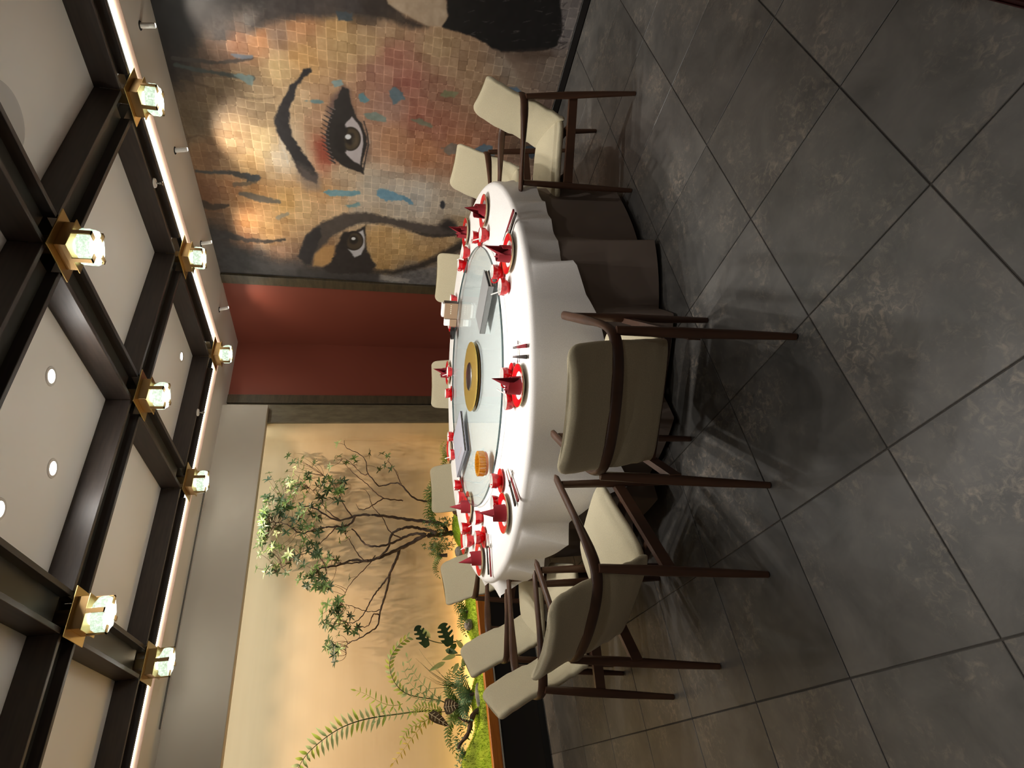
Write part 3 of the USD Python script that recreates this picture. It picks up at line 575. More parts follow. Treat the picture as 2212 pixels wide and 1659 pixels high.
# ---------------------------------------------------------------- round table with two cloths
mat('white_cloth', lin(238, 234, 230), .85, noise=(260, lin(226, 222, 218), 2), bump=(500, .15, .001))
mat('grey_cloth', lin(120, 106, 96), .9, bump=(300, .2, .001))
mat('table_board', lin(120, 90, 60), .6)
C0 = np.array([2.24, 3.05]); RT = 1.305; ZT = .752
t = thing('round_table', 'large round banquet table under its cloths', 'table', (*C0, 0))
obj('tabletop', lathe([(0, .70), (RT - .06, .70), (RT - .045, .72), (RT - .06, .738), (0, .738)], 64), M['table_board'], t)
obj('pedestal', lathe([(0, .012), (.42, .012), (.42, .06), (.10, .12), (.09, .62), (.3, .70), (0, .70)], 32), M['table_board'], t)
def cloth(R, ztop, hem, fold, amp, nphi=720, nr=14, nd=26, thick=.0):
    ph = np.arange(nphi) / nphi * 2 * PI; zh = hem(ph); fo = fold(ph); am = amp(ph)
    rows = []
    for r in np.linspace(.02, R - .03, nr): rows.append(np.c_[r * np.cos(ph), r * np.sin(ph), np.full(nphi, ztop)])
    for a in np.linspace(.15, 1, 5) * PI / 2:
        rr = R - .03 + .03 * np.sin(a); zz_ = ztop - .03 + .03 * np.cos(a); rows.append(np.c_[rr * np.cos(ph), rr * np.sin(ph), np.full(nphi, zz_)])
    z0 = ztop - .03
    for k in range(1, nd + 1):
        u = k / nd; g = u ** .8
        rr = R + .012 * g + fo * am * g
        rows.append(np.c_[rr * np.cos(ph), rr * np.sin(ph), z0 + (zh - z0) * u])
    m = loft(np.array(rows), caps=False)
    top = trimesh.Trimesh(np.vstack([np.array(rows[0]), [[0, 0, ztop]]]), [[i, (i + 1) % nphi, nphi] for i in range(nphi)], process=False)
    m = cat(m, top)
    m.merge_vertices(); return m
HEM = [(-180, .545), (-177, .537), (-172, .531), (-166, .51), (-162.7, .50), (-158, .47), (-152, .426), (-148.5, .385), (-147, .33), (-145.5, .258), (-143, .275), (-136, .32), (-128, .355), (-118, .394), (-113, .41), (-107.4, .467), (-101.5, .508), (-99, .556), (-95.6, .551), (-90.8, .562), (-84.2, .572), (-75, .575), (-60, .57), (-40, .54), (-20, .45), (0, .5), (40, .55), (70, .40), (90, .5), (130, .55), (160, .56), (177, .56), (180, .545)]
hx, hz = np.array(HEM, float).T
wrap = lambda ph: (np.degrees(ph) + 180) % 360 - 180
CHP = [((x - C0[0]), (y - C0[1])) for x, y, *_ in CH]
CHA = [(math.degrees(math.atan2(v, u)), math.hypot(u, v)) for u, v in CHP]
def hem(ph):
    z = np.interp(wrap(ph), hx, hz)
    for a, d in CHA[3:9]:                               # pushed-in chairs: the cloth lies up over their arms
        dd = np.abs((wrap(ph) - a + 180) % 360 - 180); k = np.clip((17 - dd) / 5, 0, 1); z = z * (1 - k) + np.maximum(z, .698) * k
    return z
def ridge(ph, c, up, dn):
    """a fold: rises over 'up' degrees, drops over 'dn'"""
    d = (wrap(ph) - c + 180) % 360 - 180
    return np.clip(np.where(d < 0, 1 + d / up, 1 - d / dn), 0, 1) ** 1.15
def fold(ph):
    d = np.degrees(ph)
    s = .30 * np.sin(np.radians(d * 9 + 40)) + .15 * np.sin(np.radians(d * 17 + 100)) + .2 * np.sin(np.radians(d * 5))
    for c, up, dn, a in ((-146.0, 13, 2.2, 2.6), (-161.5, 12, 2.6, 2.1), (-176, 11, 3, 1.7), (-100.5, 7, 2.2, 1.5), (-93, 3.5, 3, .45), (-86.5, 2.5, 2.5, .35), (-80, 3, 2.5, .45), (-70, 5, 4, .5), (-122, 8, 9, .5), (168, 6, 5, 1.2), (150, 7, 5, 1.0), (-40, 8, 6, 1.0), (-20, 8, 8, 1.0), (10, 8, 8, 1.0), (45, 9, 8, 1.0), (80, 9, 9, 1.2), (110, 9, 9, 1.0)): s = s + a * ridge(ph, c, up, dn)
    return s
white = obj('tablecloth', moved(cloth(RT + .004, ZT, hem, fold, lambda ph: np.full_like(ph, .045)), (*C0, 0)), M['white_cloth'], None, True); tag(white, 'creased white tablecloth hanging in points over the round table', 'tablecloth')
def flute(ph):
    q = (ph * 17 + .8 * np.sin(ph * 3 + 1) + .5 * np.sin(ph * 7)) / (2 * PI) % 1.0
    return np.where(q < .8, q / .8, (1 - q) / .2) * 2 - 1
def skirt():
    n = 900; ph = np.arange(n) / n * 2 * PI; rows = []
    for u in np.linspace(0, 1, 24):
        rr = RT - .035 + .03 * u + flute(ph) * (.014 + .050 * u)
        for a, d in CHA[2:9]:
            dd = (wrap(ph) - a + 180) % 360 - 180; lim = (d - .42) / np.cos(np.radians(np.clip(dd, -50, 50))); k = np.clip((24 - np.abs(dd)) / 8, 0, 1); rr = rr * (1 - k) + np.minimum(rr, lim) * k
        rows.append(np.c_[rr * np.cos(ph), rr * np.sin(ph), np.full(n, .715 - (.715 - .035) * u) + .012 * u * np.sin(ph * 4)])
    return loft(np.array(rows), caps=False)
tag(obj('table_skirt', moved(skirt(), (*C0, 0)), M['grey_cloth'], None, True), 'grey-brown pleated under cloth falling from the round table to the floor', 'tablecloth')
# ---------------------------------------------------------------- turntable
mat('gold_ring', (.70, .48, .12), .34, metallic=.75)
mat('steel', (.62, .63, .65), .22, metallic=1.0)
mat('glass_rim', lin(58, 84, 86), .1, specular_ior_level=.8)
pane('table_glass', (.915, .95, .955))
CL = np.array([2.262, 3.02]); RL = .872
t = thing('lazy_susan', 'round glass turntable with gold ring and steel hub in the middle of the table', 'turntable', (*CL, ZT))
obj('base', lathe([(0, .001), (.24, .001), (.24, .015), (.20, .021), (0, .021)], 40), M['steel'], t)
obj('glass_disc', lathe([(0, .022), (RL - .004, .022), (RL - .004, .033), (0, .033)], 96), M['table_glass'], t)
obj('glass_edge', lathe([(RL - .004, .022), (RL, .024), (RL, .031), (RL - .004, .033), (RL - .004, .022)], 128), M['glass_rim'], t, label='dark green cut edge of the glass')
obj('gold_ring', lathe([(.098, .034), (.222, .034), (.238, .037), (.238, .044), (.226, .047), (.098, .047)], 64), M['gold_ring'], t, label='flat gold ring')
obj('hub', lathe([(0, .034), (.097, .034), (.097, .051), (.088, .056), (.03, .059), (0, .059)], 48), M['steel'], t, label='brushed steel hub')
ZG = ZT + .033
# ---------------------------------------------------------------- place settings
mat('porcelain', lin(242, 240, 236), .18, specular_ior_level=.55)
mat('red_glaze', lin(206, 24, 32), .14, specular_ior_level=.6)
mat('dark_red_glaze', lin(160, 14, 26), .2)
mat('biscuit', lin(196, 184, 160), .4)
mat('gilt', (.85, .62, .25), .25, metallic=.9)
mat('napkin_cloth', lin(142, 34, 44), .85, bump=(400, .2, .001))
mat('black_lacquer', lin(34, 30, 30), .25); mat('red_lacquer', lin(134, 38, 48), .25)
mat('silver', (.78, .77, .75), .2, metallic=1.0)
mat('menu_grey', lin(132, 132, 131), .6, bump=(300, .15, .001)); mat('menu_lilac', lin(158, 158, 168), .6, bump=(300, .15, .001))
mat('menu_edge', lin(30, 29, 30), .5); mat('menu_paper', lin(226, 218, 204), .7); mat('rose_gold', (.85, .55, .45), .3, metallic=.7)
mat('leather_brown', lin(150, 122, 96), .5, bump=(200, .2, .001)); mat('leather_dark', lin(58, 40, 32), .5); mat('tissue', lin(240, 238, 236), .9)
M['amber_glass'] = usdkit.material(stage, '/World/Looks/amber_glass', {'p': ('principled_bsdf', {'base_color': lin(232, 160, 36), 'roughness': .05, 'transmission_weight': .35, 'ior': 1.5, 'specular_ior_level': 1.0, 'coat_weight': 1.0})}, [], surface='p.BSDF')
M['amber_base'] = usdkit.material(stage, '/World/Looks/amber_base', {'p': ('principled_bsdf', {'base_color': lin(226, 140, 92), 'roughness': .12, 'transmission_weight': .35, 'ior': 1.5})}, [], surface='p.BSDF')
first_of = {}
def place(name, build, loc, rz, label, cat_, group):
    if name not in first_of:
        t = thing(name, label, cat_, loc, rz, group); build(t); first_of[name] = t; return t
    return dup(first_of[name], loc, rz, label, group)
def b_plate(t):
    obj('body', lathe([(0, .004), (.055, .002), (.060, .004), (.098, .0195), (.1055, .0225), (.106, .0245), (.070, .0165), (.062, .0115), (0, .0105)], 48), M['porcelain'], t)
    obj('rim', lathe([(.0700, .0172), (.1045, .0250), (.1055, .0254), (.1045, .0262), (.0695, .0182), (.0700, .0172)], 48), M['red_glaze'], t, label='bright red rim band')
    obj('underside', lathe([(.058, .001), (.0990, .0175), (.1065, .0215), (.1070, .0235), (.1058, .0225), (.0985, .0195), (.058, .003), (.058, .001)], 48), M['biscuit'], t, label='beige underside')
    obj('gilt_edge', lathe([(.1052, .0240), (.1072, .0240), (.1072, .0264), (.1052, .0264), (.1052, .0240)], 48), M['gilt'], t)
def b_napkin(t):
    def cone(r, a0, a1, z0, apex, n=24, rows=9, th=.0022):
        """part of a cloth cone from an arc of the base ring to an apex"""
        a = np.linspace(a0, a1, n); ms = []
        for sgn in (0, 1):
            R = [[(np.array([(r - sgn * th) * math.cos(q), (r - sgn * th) * math.sin(q), z0])) * (1 - u) + np.array(apex) * u for q in a] for u in np.linspace(0, .985, rows)]
            g = loft(np.array(R), closed=False, caps=False)
            if sgn: g.invert()
            ms.append(g)
        return cat(*ms)
    obj('tall_point', cone(.040, -.6, 4.3, .0, (.034, -.004, .140)), M['napkin_cloth'], t, 30)
    obj('inner_fold', cone(.036, 2.2, 5.6, .0, (-.020, .012, .082)), M['napkin_cloth'], t, 30)
    th = np.linspace(-.9, 4.6, 40); top = .052 + .016 * np.sin(th * .5)
    cuff = loft(np.array([[(.046 * math.cos(q), .046 * math.sin(q), 0), (.0425 * math.cos(q), .0425 * math.sin(q), h), (.0395 * math.cos(q), .0395 * math.sin(q), h), (.043 * math.cos(q), .043 * math.sin(q), 0)] for q, h in zip(th, top)]))
    obj('cuff', cuff, M['napkin_cloth'], t, 30)
def vessel(t, r, h):
    obj('body', lathe([(0, .004), (r * .5, .003), (r * .52, 0), (r * .62, 0), (r * .64, .006), (r * .86, h * .35), (r * .97, h * .7), (r, h), (r - .0012, h)], 36), M['red_glaze'], t)
    obj('lining', lathe([(r - .0012, h), (r - .003, h * .99), (r * .93, h * .7), (r * .8, h * .35), (r * .5, .010), (0, .008)], 36), M['porcelain'], t, label='white inside')
def b_cup(t):
    vessel(t, .041, .058)
    P = spline([(.036, 0, .048), (.055, 0, .052), (.066, 0, .038), (.058, 0, .022), (.034, 0, .016)], 16); obj('handle', tube(P, .0034, 8, flat=.0045), M['red_glaze'], t)
    obj('emblem', cat(*[oriented(lathe([(q, 0), (q + .0025, 0), (q + .0025, .0012), (q, .0012), (q, 0)], 20), (.0385 * math.cos(a), .0385 * math.sin(a), .034), (-math.sin(a), math.cos(a), 0), (0, 0, 1), (math.cos(a), math.sin(a), 0)) for a in (1.4, -1.5, PI) for q in (.004, .010)]), M['dark_red_glaze'], t, False, 'darker red round emblem')
def b_bowl(t):
    vessel(t, .046, .052)
    obj('emblem', cat(*[oriented(lathe([(q, 0), (q + .0025, 0), (q + .0025, .0012), (q, .0012), (q, 0)], 20), (.0432 * math.cos(a), .0432 * math.sin(a), .032), (-math.sin(a), math.cos(a), 0), (0, 0, 1), (math.cos(a), math.sin(a), 0)) for a in (0, 1.57, -1.57, PI) for q in (.004, .010)]), M['dark_red_glaze'], t, False, 'darker red round emblem')
def b_saucer(t):
    obj('dish', lathe([(0, .003), (.032, .002), (.034, 0), (.04, 0), (.042, .004), (.066, .012), (.0665, .014), (.042, .008), (0, .006)], 36), M['red_glaze'], t)
    obj('foot', lathe([(.030, 0), (.041, 0), (.041, .003), (.030, .003), (.030, 0)], 30), M['porcelain'], t)
def b_spoon(t):
    obj('handle', tube(spline([(.012, 0, .006), (.03, 0, .02), (.055, 0, .048), (.075, 0, .074)], 12), [.006] * 4 + [.0042] * 8, 8, flat=.0028), M['porcelain'], t)
    b = lathe([(0, .0), (.010, .002), (.015, .008), (.0155, .010), (.013, .0095), (.008, .004), (0, .0022)], 20); b.apply_scale([1.35, 1, 1]); obj('bowl', b, M['porcelain'], t)
def sticks(lac):
    def b(t):
        for s in (-1, 1):
            st = obj('stick', loft([[(x, s * (.0048 - .0020 * (x + .12) / .24) + a * q, .012 + b_ * q) for a, b_ in ((-1, -1), (1, -1), (1, 1), (-1, 1))] for x, q in ((.12, .0016), (.04, .0024), (-.118, .0042), (-.12, .0038))]), M[lac], t, False)
            obj('tip', loft([[(x, s * (.0048 - .0020 * (x + .12) / .24) + a * q, .012 + b_ * q) for a, b_ in ((-1, -1), (1, -1), (1, 1), (-1, 1))] for x, q in ((.1205, .0019), (.045, .0026))]), M['silver'], st, False)
    return b
def b_rest(t):
    obj('bar', box(-.006, .006, -.05, .05, .004, .0072, .001), M['silver'], t, False)
    for s in (-1, 1): obj('curl', tube([(0.0, s * .05, .006), (.010, s * .056, .006), (.014, s * .046, .006), (.006, s * .04, .006)], .002, 6), M['silver'], t)
    obj('foot', box(-.005, .005, -.045, .045, 0, .004), M['silver'], t, False)
GP = ('red rimmed plates', 'standing red napkins', 'red teacups', 'red bowls', 'red saucers', 'white china spoons')
DES = {1: 'nearest setting, before the foreground armchair', 2: 'setting next left of the nearest one, by the amber bowl', 3: 'leftmost setting at the table end', 4: 'setting without napkin, behind the leftmost', 5: 'setting by the turntable, next to the lilac menu', 6: 'setting hidden behind the lilac menu', 7: 'farthest setting, before the dark red corner', 8: 'setting behind the tissue box', 9: 'farther of two settings before the mural cheek', 10: 'setting at the table end by the side-on armchair', 11: 'setting right of the nearest one, by the grey menu'}
def on_table(x, y, z=ZT + .03): return at(x, y, 2, z)[:2]
pol = lambda a, r: C0 + r * np.array([math.cos(math.radians(a)), math.sin(math.radians(a))])
ZS = ZT + .0008
SET = {1: (pol(-127, 1.165), -.2, (1098, 812), 2.2, (1100, 866), 0), 2: (pol(-163.5, 1.145), 1.1, (1074, 1042), 1.7, (1071, 1084), 3.6), 3: (pol(159, 1.16), 2.0, (1037, 1150), -1.7, (1034, 1128), 2), 4: (pol(131, 1.185), None, (1009, 1148), 1.9, (1012, 1160), 2.1),
       5: (np.array([1.585, 3.64]), 1.2, (991, 1048), 1.6, (996, 1074), 2.5), 6: (pol(83, 1.2), None, (977, 943), 1.0, (978, 982), 1.5), 7: (pol(50, 1.19), -.6, (971, 850), -1.5, (972, 803), 1.4), 8: (pol(27, 1.2), None, (978, 700), -1.6, (979, 648), 1.4),
       9: (pol(-17, 1.195), -1.2, (1000, 570), 1.5, (1005, 548), 1.6), 10: (pol(-50, 1.125), -2.0, (1031, 513), 1.2, (1045, 508), 1.2), 11: (pol(-90, 1.145), -.9, (1076, 588), 1.9, (1088, 620), 1.4)}
vess = []
for k, (pp, nz, cp, cr, bp, sr) in SET.items():
    d = DES[k]
    place('dinner_plate', b_plate, (*pp, ZS), .3 * k, 'red rimmed white plate, ' + d, 'plate', GP[0])
    if nz is not None: place('folded_napkin', b_napkin, (*pp, ZS + .0125), nz, 'dark red folded napkin, ' + d, 'napkin', GP[1])
    c, b = on_table(*cp), on_table(*bp)
    v = b - c; n = np.linalg.norm(v)
    if n < .135: mid = (b + c) / 2; v = v / max(n, 1e-6); c, b = mid - v * .0675, mid + v * .0675
    place('saucer', b_saucer, (*c, ZS), .4 * k, 'red saucer under the teacup, ' + d, 'saucer', GP[4])
    place('teacup', b_cup, (*c, ZS + .0065), cr, 'red teacup with handle, ' + d, 'cup', GP[2])
    place('rice_bowl', b_bowl, (*b, ZS), .2 * k, 'small red bowl, ' + d, 'bowl', GP[3])
    place('china_spoon', b_spoon, (*b, ZS + .009), sr, 'white china spoon, ' + d, 'spoon', GP[5])
def lay(name, b, px0, px1, lab, cat_, zoff=0.0):
    a, c = at(*px0, 2, ZT + .012)[:2], at(*px1, 2, ZT + .012)[:2]; v = a - c; m = (a + c) / 2
    return place(name, b, (*m, ZS + zoff), math.atan2(v[1], v[0]), lab, cat_, None), m, math.atan2(v[1], v[0])
for k, r_, b_, d in ((1, ((1104, 752), (1144, 746)), ((1104, 771), (1143, 771)), DES[1]), (2, ((1097, 1010), (1121, 1085)), ((1091, 1005), (1117, 1104)), DES[2]), (3, ((1056, 1152), (1061, 1248)), ((1050, 1148), (1056, 1246)), DES[3]), (11, ((1091, 510), (1106, 466)), ((1098, 516), (1109, 480)), DES[11])):
    _, m1, a1 = lay('red_chopsticks', sticks('red_lacquer'), *r_, 'red chopsticks, ' + d, 'chopsticks')
    _, m2, a2 = lay('black_chopsticks', sticks('black_lacquer'), *b_, 'black chopsticks, ' + d, 'chopsticks')
    a = (a1 + a2) / 2 if abs(a1 - a2) < 2 else a1
    mm = (m1 + m2) / 2 + .045 * np.array([math.cos(a), math.sin(a)])
    place('chopstick_rest', b_rest, (*mm, ZS), a, 'silver chopstick rest, ' + d, 'chopstick rest', None)
# ---------------------------------------------------------------- things on the turntable
def menu(name, corners, h, cover, label, spine_first):
    A, B, C_, D = [np.array(p) for p in corners]; o = (A + B + C_ + D) / 4; ex = (C_ - B) / np.linalg.norm(C_ - B); L = (np.linalg.norm(C_ - B) + np.linalg.norm(D - A)) / 4; ey = np.array([-ex[1], ex[0]]); Wd = (np.linalg.norm(A - B) + np.linalg.norm(C_ - D)) / 4
    t = thing(name, label, 'menu', (*o, ZG + .0005), math.atan2(ex[1], ex[0]))
    obj('cover', box(-L, L, -Wd, Wd, h - .004, h, .001), M[cover], t, False); obj('back_cover', box(-L, L, -Wd, Wd, 0, .004, .001), M[cover], t, False)
    s = -1 if (A - o) @ ey > 0 else 1
    obj('spine', box(-L, L, *sorted((s * Wd, s * (Wd - .004))), .0, h, .001), M[cover], t, False)
    obj('page_block', box(-L + .006, L - .004, -Wd + .006, Wd - .006, .007, h * .52), M['menu_paper'], t, False)
    obj('inner_cover', box(-L + .003, L - .003, -Wd + .004, Wd - .004, h * .52, h * .66), M['menu_edge'], t, False)
    obj('lining', box(-L + .002, L - .002, -Wd + .004, Wd - .004, .004, .007), M['menu_edge'], t, False)
    obj('top_lining', box(-L + .002, L - .002, -Wd + .004, Wd - .004, h - .007, h - .004), M['menu_edge'], t, False)
    return t, L, Wd, s
menu('menu_book', [(2.453, 2.194), (2.284, 2.223), (2.218, 2.546), (2.409, 2.542)], .034, 'menu_grey', 'thick grey menu lying on the turntable toward the mural', 0)
t, L, Wd, s = menu('menu_book', [(2.245, 3.509), (1.928, 3.355), (1.916, 3.737), (2.225, 3.895)], .020, 'menu_lilac', 'lilac grey menu lying askew on the turntable by the plant niche', 0)
for k, q in enumerate((-.085, -.05, -.02, .01, .04)):
    sz = .009 if k else .013
    obj('title_mark', cat(box(q - sz, q + sz * .4, s * (Wd - .08) - sz, s * (Wd - .08) - sz + .004, .020, .0206), box(q - sz * .3, q - sz * .3 + .004, s * (Wd - .08) - sz, s * (Wd - .08) + sz, .020, .0206)), M['rose_gold'], t, False, 'small rose gold title mark' if not k else None)
am = at(1052, 1003, 2, ZG)
t = thing('ribbed_glass_bowl', 'ribbed amber glass bowl on the turntable edge', 'glass bowl', (am[0] + .012, am[1] + .012, ZG + .0005))
def ribbed(prof, n=120, ribs=26, amp=.0038):
    m = lathe(prof, n); v = np.array(m.vertices); a = np.arctan2(v[:, 1], v[:, 0]); r = np.hypot(v[:, 0], v[:, 1]); k = 1 + amp / np.maximum(r, 1e-4) * np.cos(a * ribs) * (r > .04); m.vertices = np.c_[v[:, 0] * k, v[:, 1] * k, v[:, 2]]; return m
obj('ribbed_wall', ribbed([(0, .016), (.070, .016), (.072, .02), (.072, .054), (.069, .057), (.060, .057), (.056, .052), (.054, .024), (0, .024)]), M['amber_glass'], t, 25)
obj('base', lathe([(0, 0), (.066, 0), (.071, .004), (.071, .0155), (0, .0155)], 48), M['amber_base'], t)
t = thing('tissue_box', 'brown leather tissue box with white tissue standing on the turntable', 'tissue box', (3.085, 3.235, ZG + .0005), math.radians(117))
obj('front_panel', box(-.064, .064, .030, .036, 0, .105, .002), M['leather_brown'], t, False)
obj('back_panel', box(-.064, .064, -.036, -.030, 0, .105, .002), M['leather_brown'], t, False)
obj('side_panel', box(.058, .064, -.030, .030, 0, .105, .001), M['leather_dark'], t, False); obj('side_panel', box(-.064, -.058, -.030, .030, 0, .105, .001), M['leather_dark'], t, False)
obj('tissue_stack', box(-.056, .056, -.028, .028, .002, .125, .006), M['tissue'], t, False)
obj('lettering', cat(*[box(-.05 + .016 * k, -.04 + .016 * k, .036, .0363, .05, .060) for k in range(5)]), M['biscuit'], t, False, 'faint pale lettering')
tw = stage.GetPrimAtPath('/World/tissue_box'); 
t = thing('card_holder', 'small brown holder of white cards beside the tissue box', 'card holder', (3.035, 3.325, ZG + .0005), math.radians(117))
obj('block', box(-.032, .032, -.022, .022, 0, .052, .002), M['leather_brown'], t, False); obj('cards', box(-.028, .028, -.014, .014, .052, .098, .002), M['tissue'], t, False)
t = thing('ash_tray', 'small round black dish on the turntable rim by the card holder', 'dish', (3.02, 3.44, ZG + .0005))
obj('dish', lathe([(0, .004), (.046, .0), (.052, .006), (.054, .026), (.050, .026), (.046, .012), (0, .010)], 32), M['black_lacquer'], t); obj('label_dot', lathe([(0, .0101), (.016, .0101), (.016, .0112), (0, .0112)], 20), M['silver'], t)
# ---------------------------------------------------------------- plants in the niche
rnd = random.Random(7)
leaf('leaf_dark', lin(38, 62, 34), lin(64, 88, 46)); leaf('leaf_mid', lin(70, 104, 52), lin(104, 132, 66)); leaf('leaf_pale', lin(150, 176, 120), lin(190, 204, 150)); leaf('leaf_lime', lin(150, 180, 70), lin(186, 196, 90)); leaf('leaf_blue', lin(92, 132, 104), lin(130, 166, 132)); leaf('leaf_autumn', lin(176, 170, 70), lin(206, 178, 84)); leaf('leaf_brown', lin(70, 58, 44), lin(96, 84, 62), 30)
mat('bark', lin(58, 46, 40), .85, noise=(30, lin(88, 72, 60), 5, (1, 1, .3)), bump=(60, .6, .004)); mat('twig', lin(84, 62, 48), .8); mat('stem_green', lin(74, 84, 44), .6); mat('cream_vein', lin(214, 206, 176), .6); mat('stone', lin(170, 168, 162), .85, noise=(14, lin(110, 110, 108), 6), bump=(30, .5, .006))
M['moss'] = usdkit.material(stage, '/World/Looks/moss', {'g': ('geometry', {}), 'n': ('noise_texture', {'scale': 9, 'detail': 4}), 'm': ('noise_texture', {'scale': 2.2, 'detail': 2}), 'r': ('rgb_ramp', {'ramp': [(.3, lin(120, 150, 34)), (.55, lin(160, 196, 48)), (.75, lin(196, 206, 70))]}), 'r2': ('rgb_ramp', {'ramp': [(.40, lin(110, 112, 44)), (.52, lin(176, 206, 56))]}), 'x': ('mix_color', {'fac': .5}), 'p': ('principled_bsdf', {'roughness': .9})},
    [('g.position', 'n.vector'), ('g.position', 'm.vector'), ('n.fac', 'r.fac'), ('m.fac', 'r2.fac'), ('r.color', 'x.a'), ('r2.color', 'x.b'), ('x.result', 'p.base_color')], surface='p.BSDF')
def unit(v): v = np.asarray(v, float); return v / (np.linalg.norm(v) + 1e-12)
def blade(base, d, up, L, wd, curl=.25, fold_=.25, n=5, th=.0, shape=1.0):
    """one leaf: base point, direction, its upper side, length, width"""
    d = unit(d); up = unit(np.asarray(up, float) - d * (np.asarray(up, float) @ d) + 1e-6); s = np.cross(d, up); rows = []
    for i in range(n + 1):
        u = i / n; w_ = wd / 2 * (math.sin(PI * (u ** (.8 * shape)))) ** .8 if 0 < u < 1 else .0008
        c = np.asarray(base) + d * L * u - up * curl * L * u * u
        rows.append([c - s * w_ + up * fold_ * w_, c, c + s * w_ + up * fold_ * w_])
    return loft(np.array(rows), closed=False, caps=False)
def whorl(c, axis, L, n=6):
    axis = unit(axis); a = unit(np.cross(axis, (.3, .9, .2))); b = np.cross(axis, a); ms = []; t0 = rnd.random() * 6
    for k in range(n):
        th = t0 + k * 2 * PI / n + rnd.uniform(-.25, .25); r = a * math.cos(th) + b * math.sin(th); el = rnd.uniform(.05, .6)
        ms.append(blade(c, r * math.cos(el) + axis * math.sin(el), axis, L * rnd.uniform(.75, 1.15), L * rnd.uniform(.27, .36), rnd.uniform(.05, .4)))
    return cat(*ms)
def frond(P, Lp, wp, pairs, droop=.3, taper=.35, ang=1.05, stem=.0025, up=(0, -1, .3)):
    """a fern frond: leaflets in pairs along a curve"""
    S = spline(P, pairs * 3); T = np.gradient(S, axis=0); ms = [tube(S, np.linspace(stem, stem * .4, len(S)), 5)]; up = np.array(up, float)
    for k in range(pairs):
        i = int((k + .6) / pairs * (len(S) - 1)); t_ = unit(T[i]); sd_ = unit(np.cross(t_, up)); u = k / pairs
        L = Lp * (1 - (1 - taper) * u) * min(1, .55 + 2.2 * u)
        for s in (-1, 1):
            ms.append(blade(S[i], t_ * math.cos(ang) + sd_ * s * math.sin(ang), np.cross(sd_, t_), L * rnd.uniform(.85, 1.1), wp * (1 - .5 * u), droop * rnd.uniform(.5, 1.4), .2, 3))
    ms.append(blade(S[-1], T[-1], up, Lp * .6, wp, .1, .2, 3))
    return cat(*ms)
def px3(pts, y): return [at(x, q, 1, y + (e[0] if e else 0)) for x, q, *e in pts]
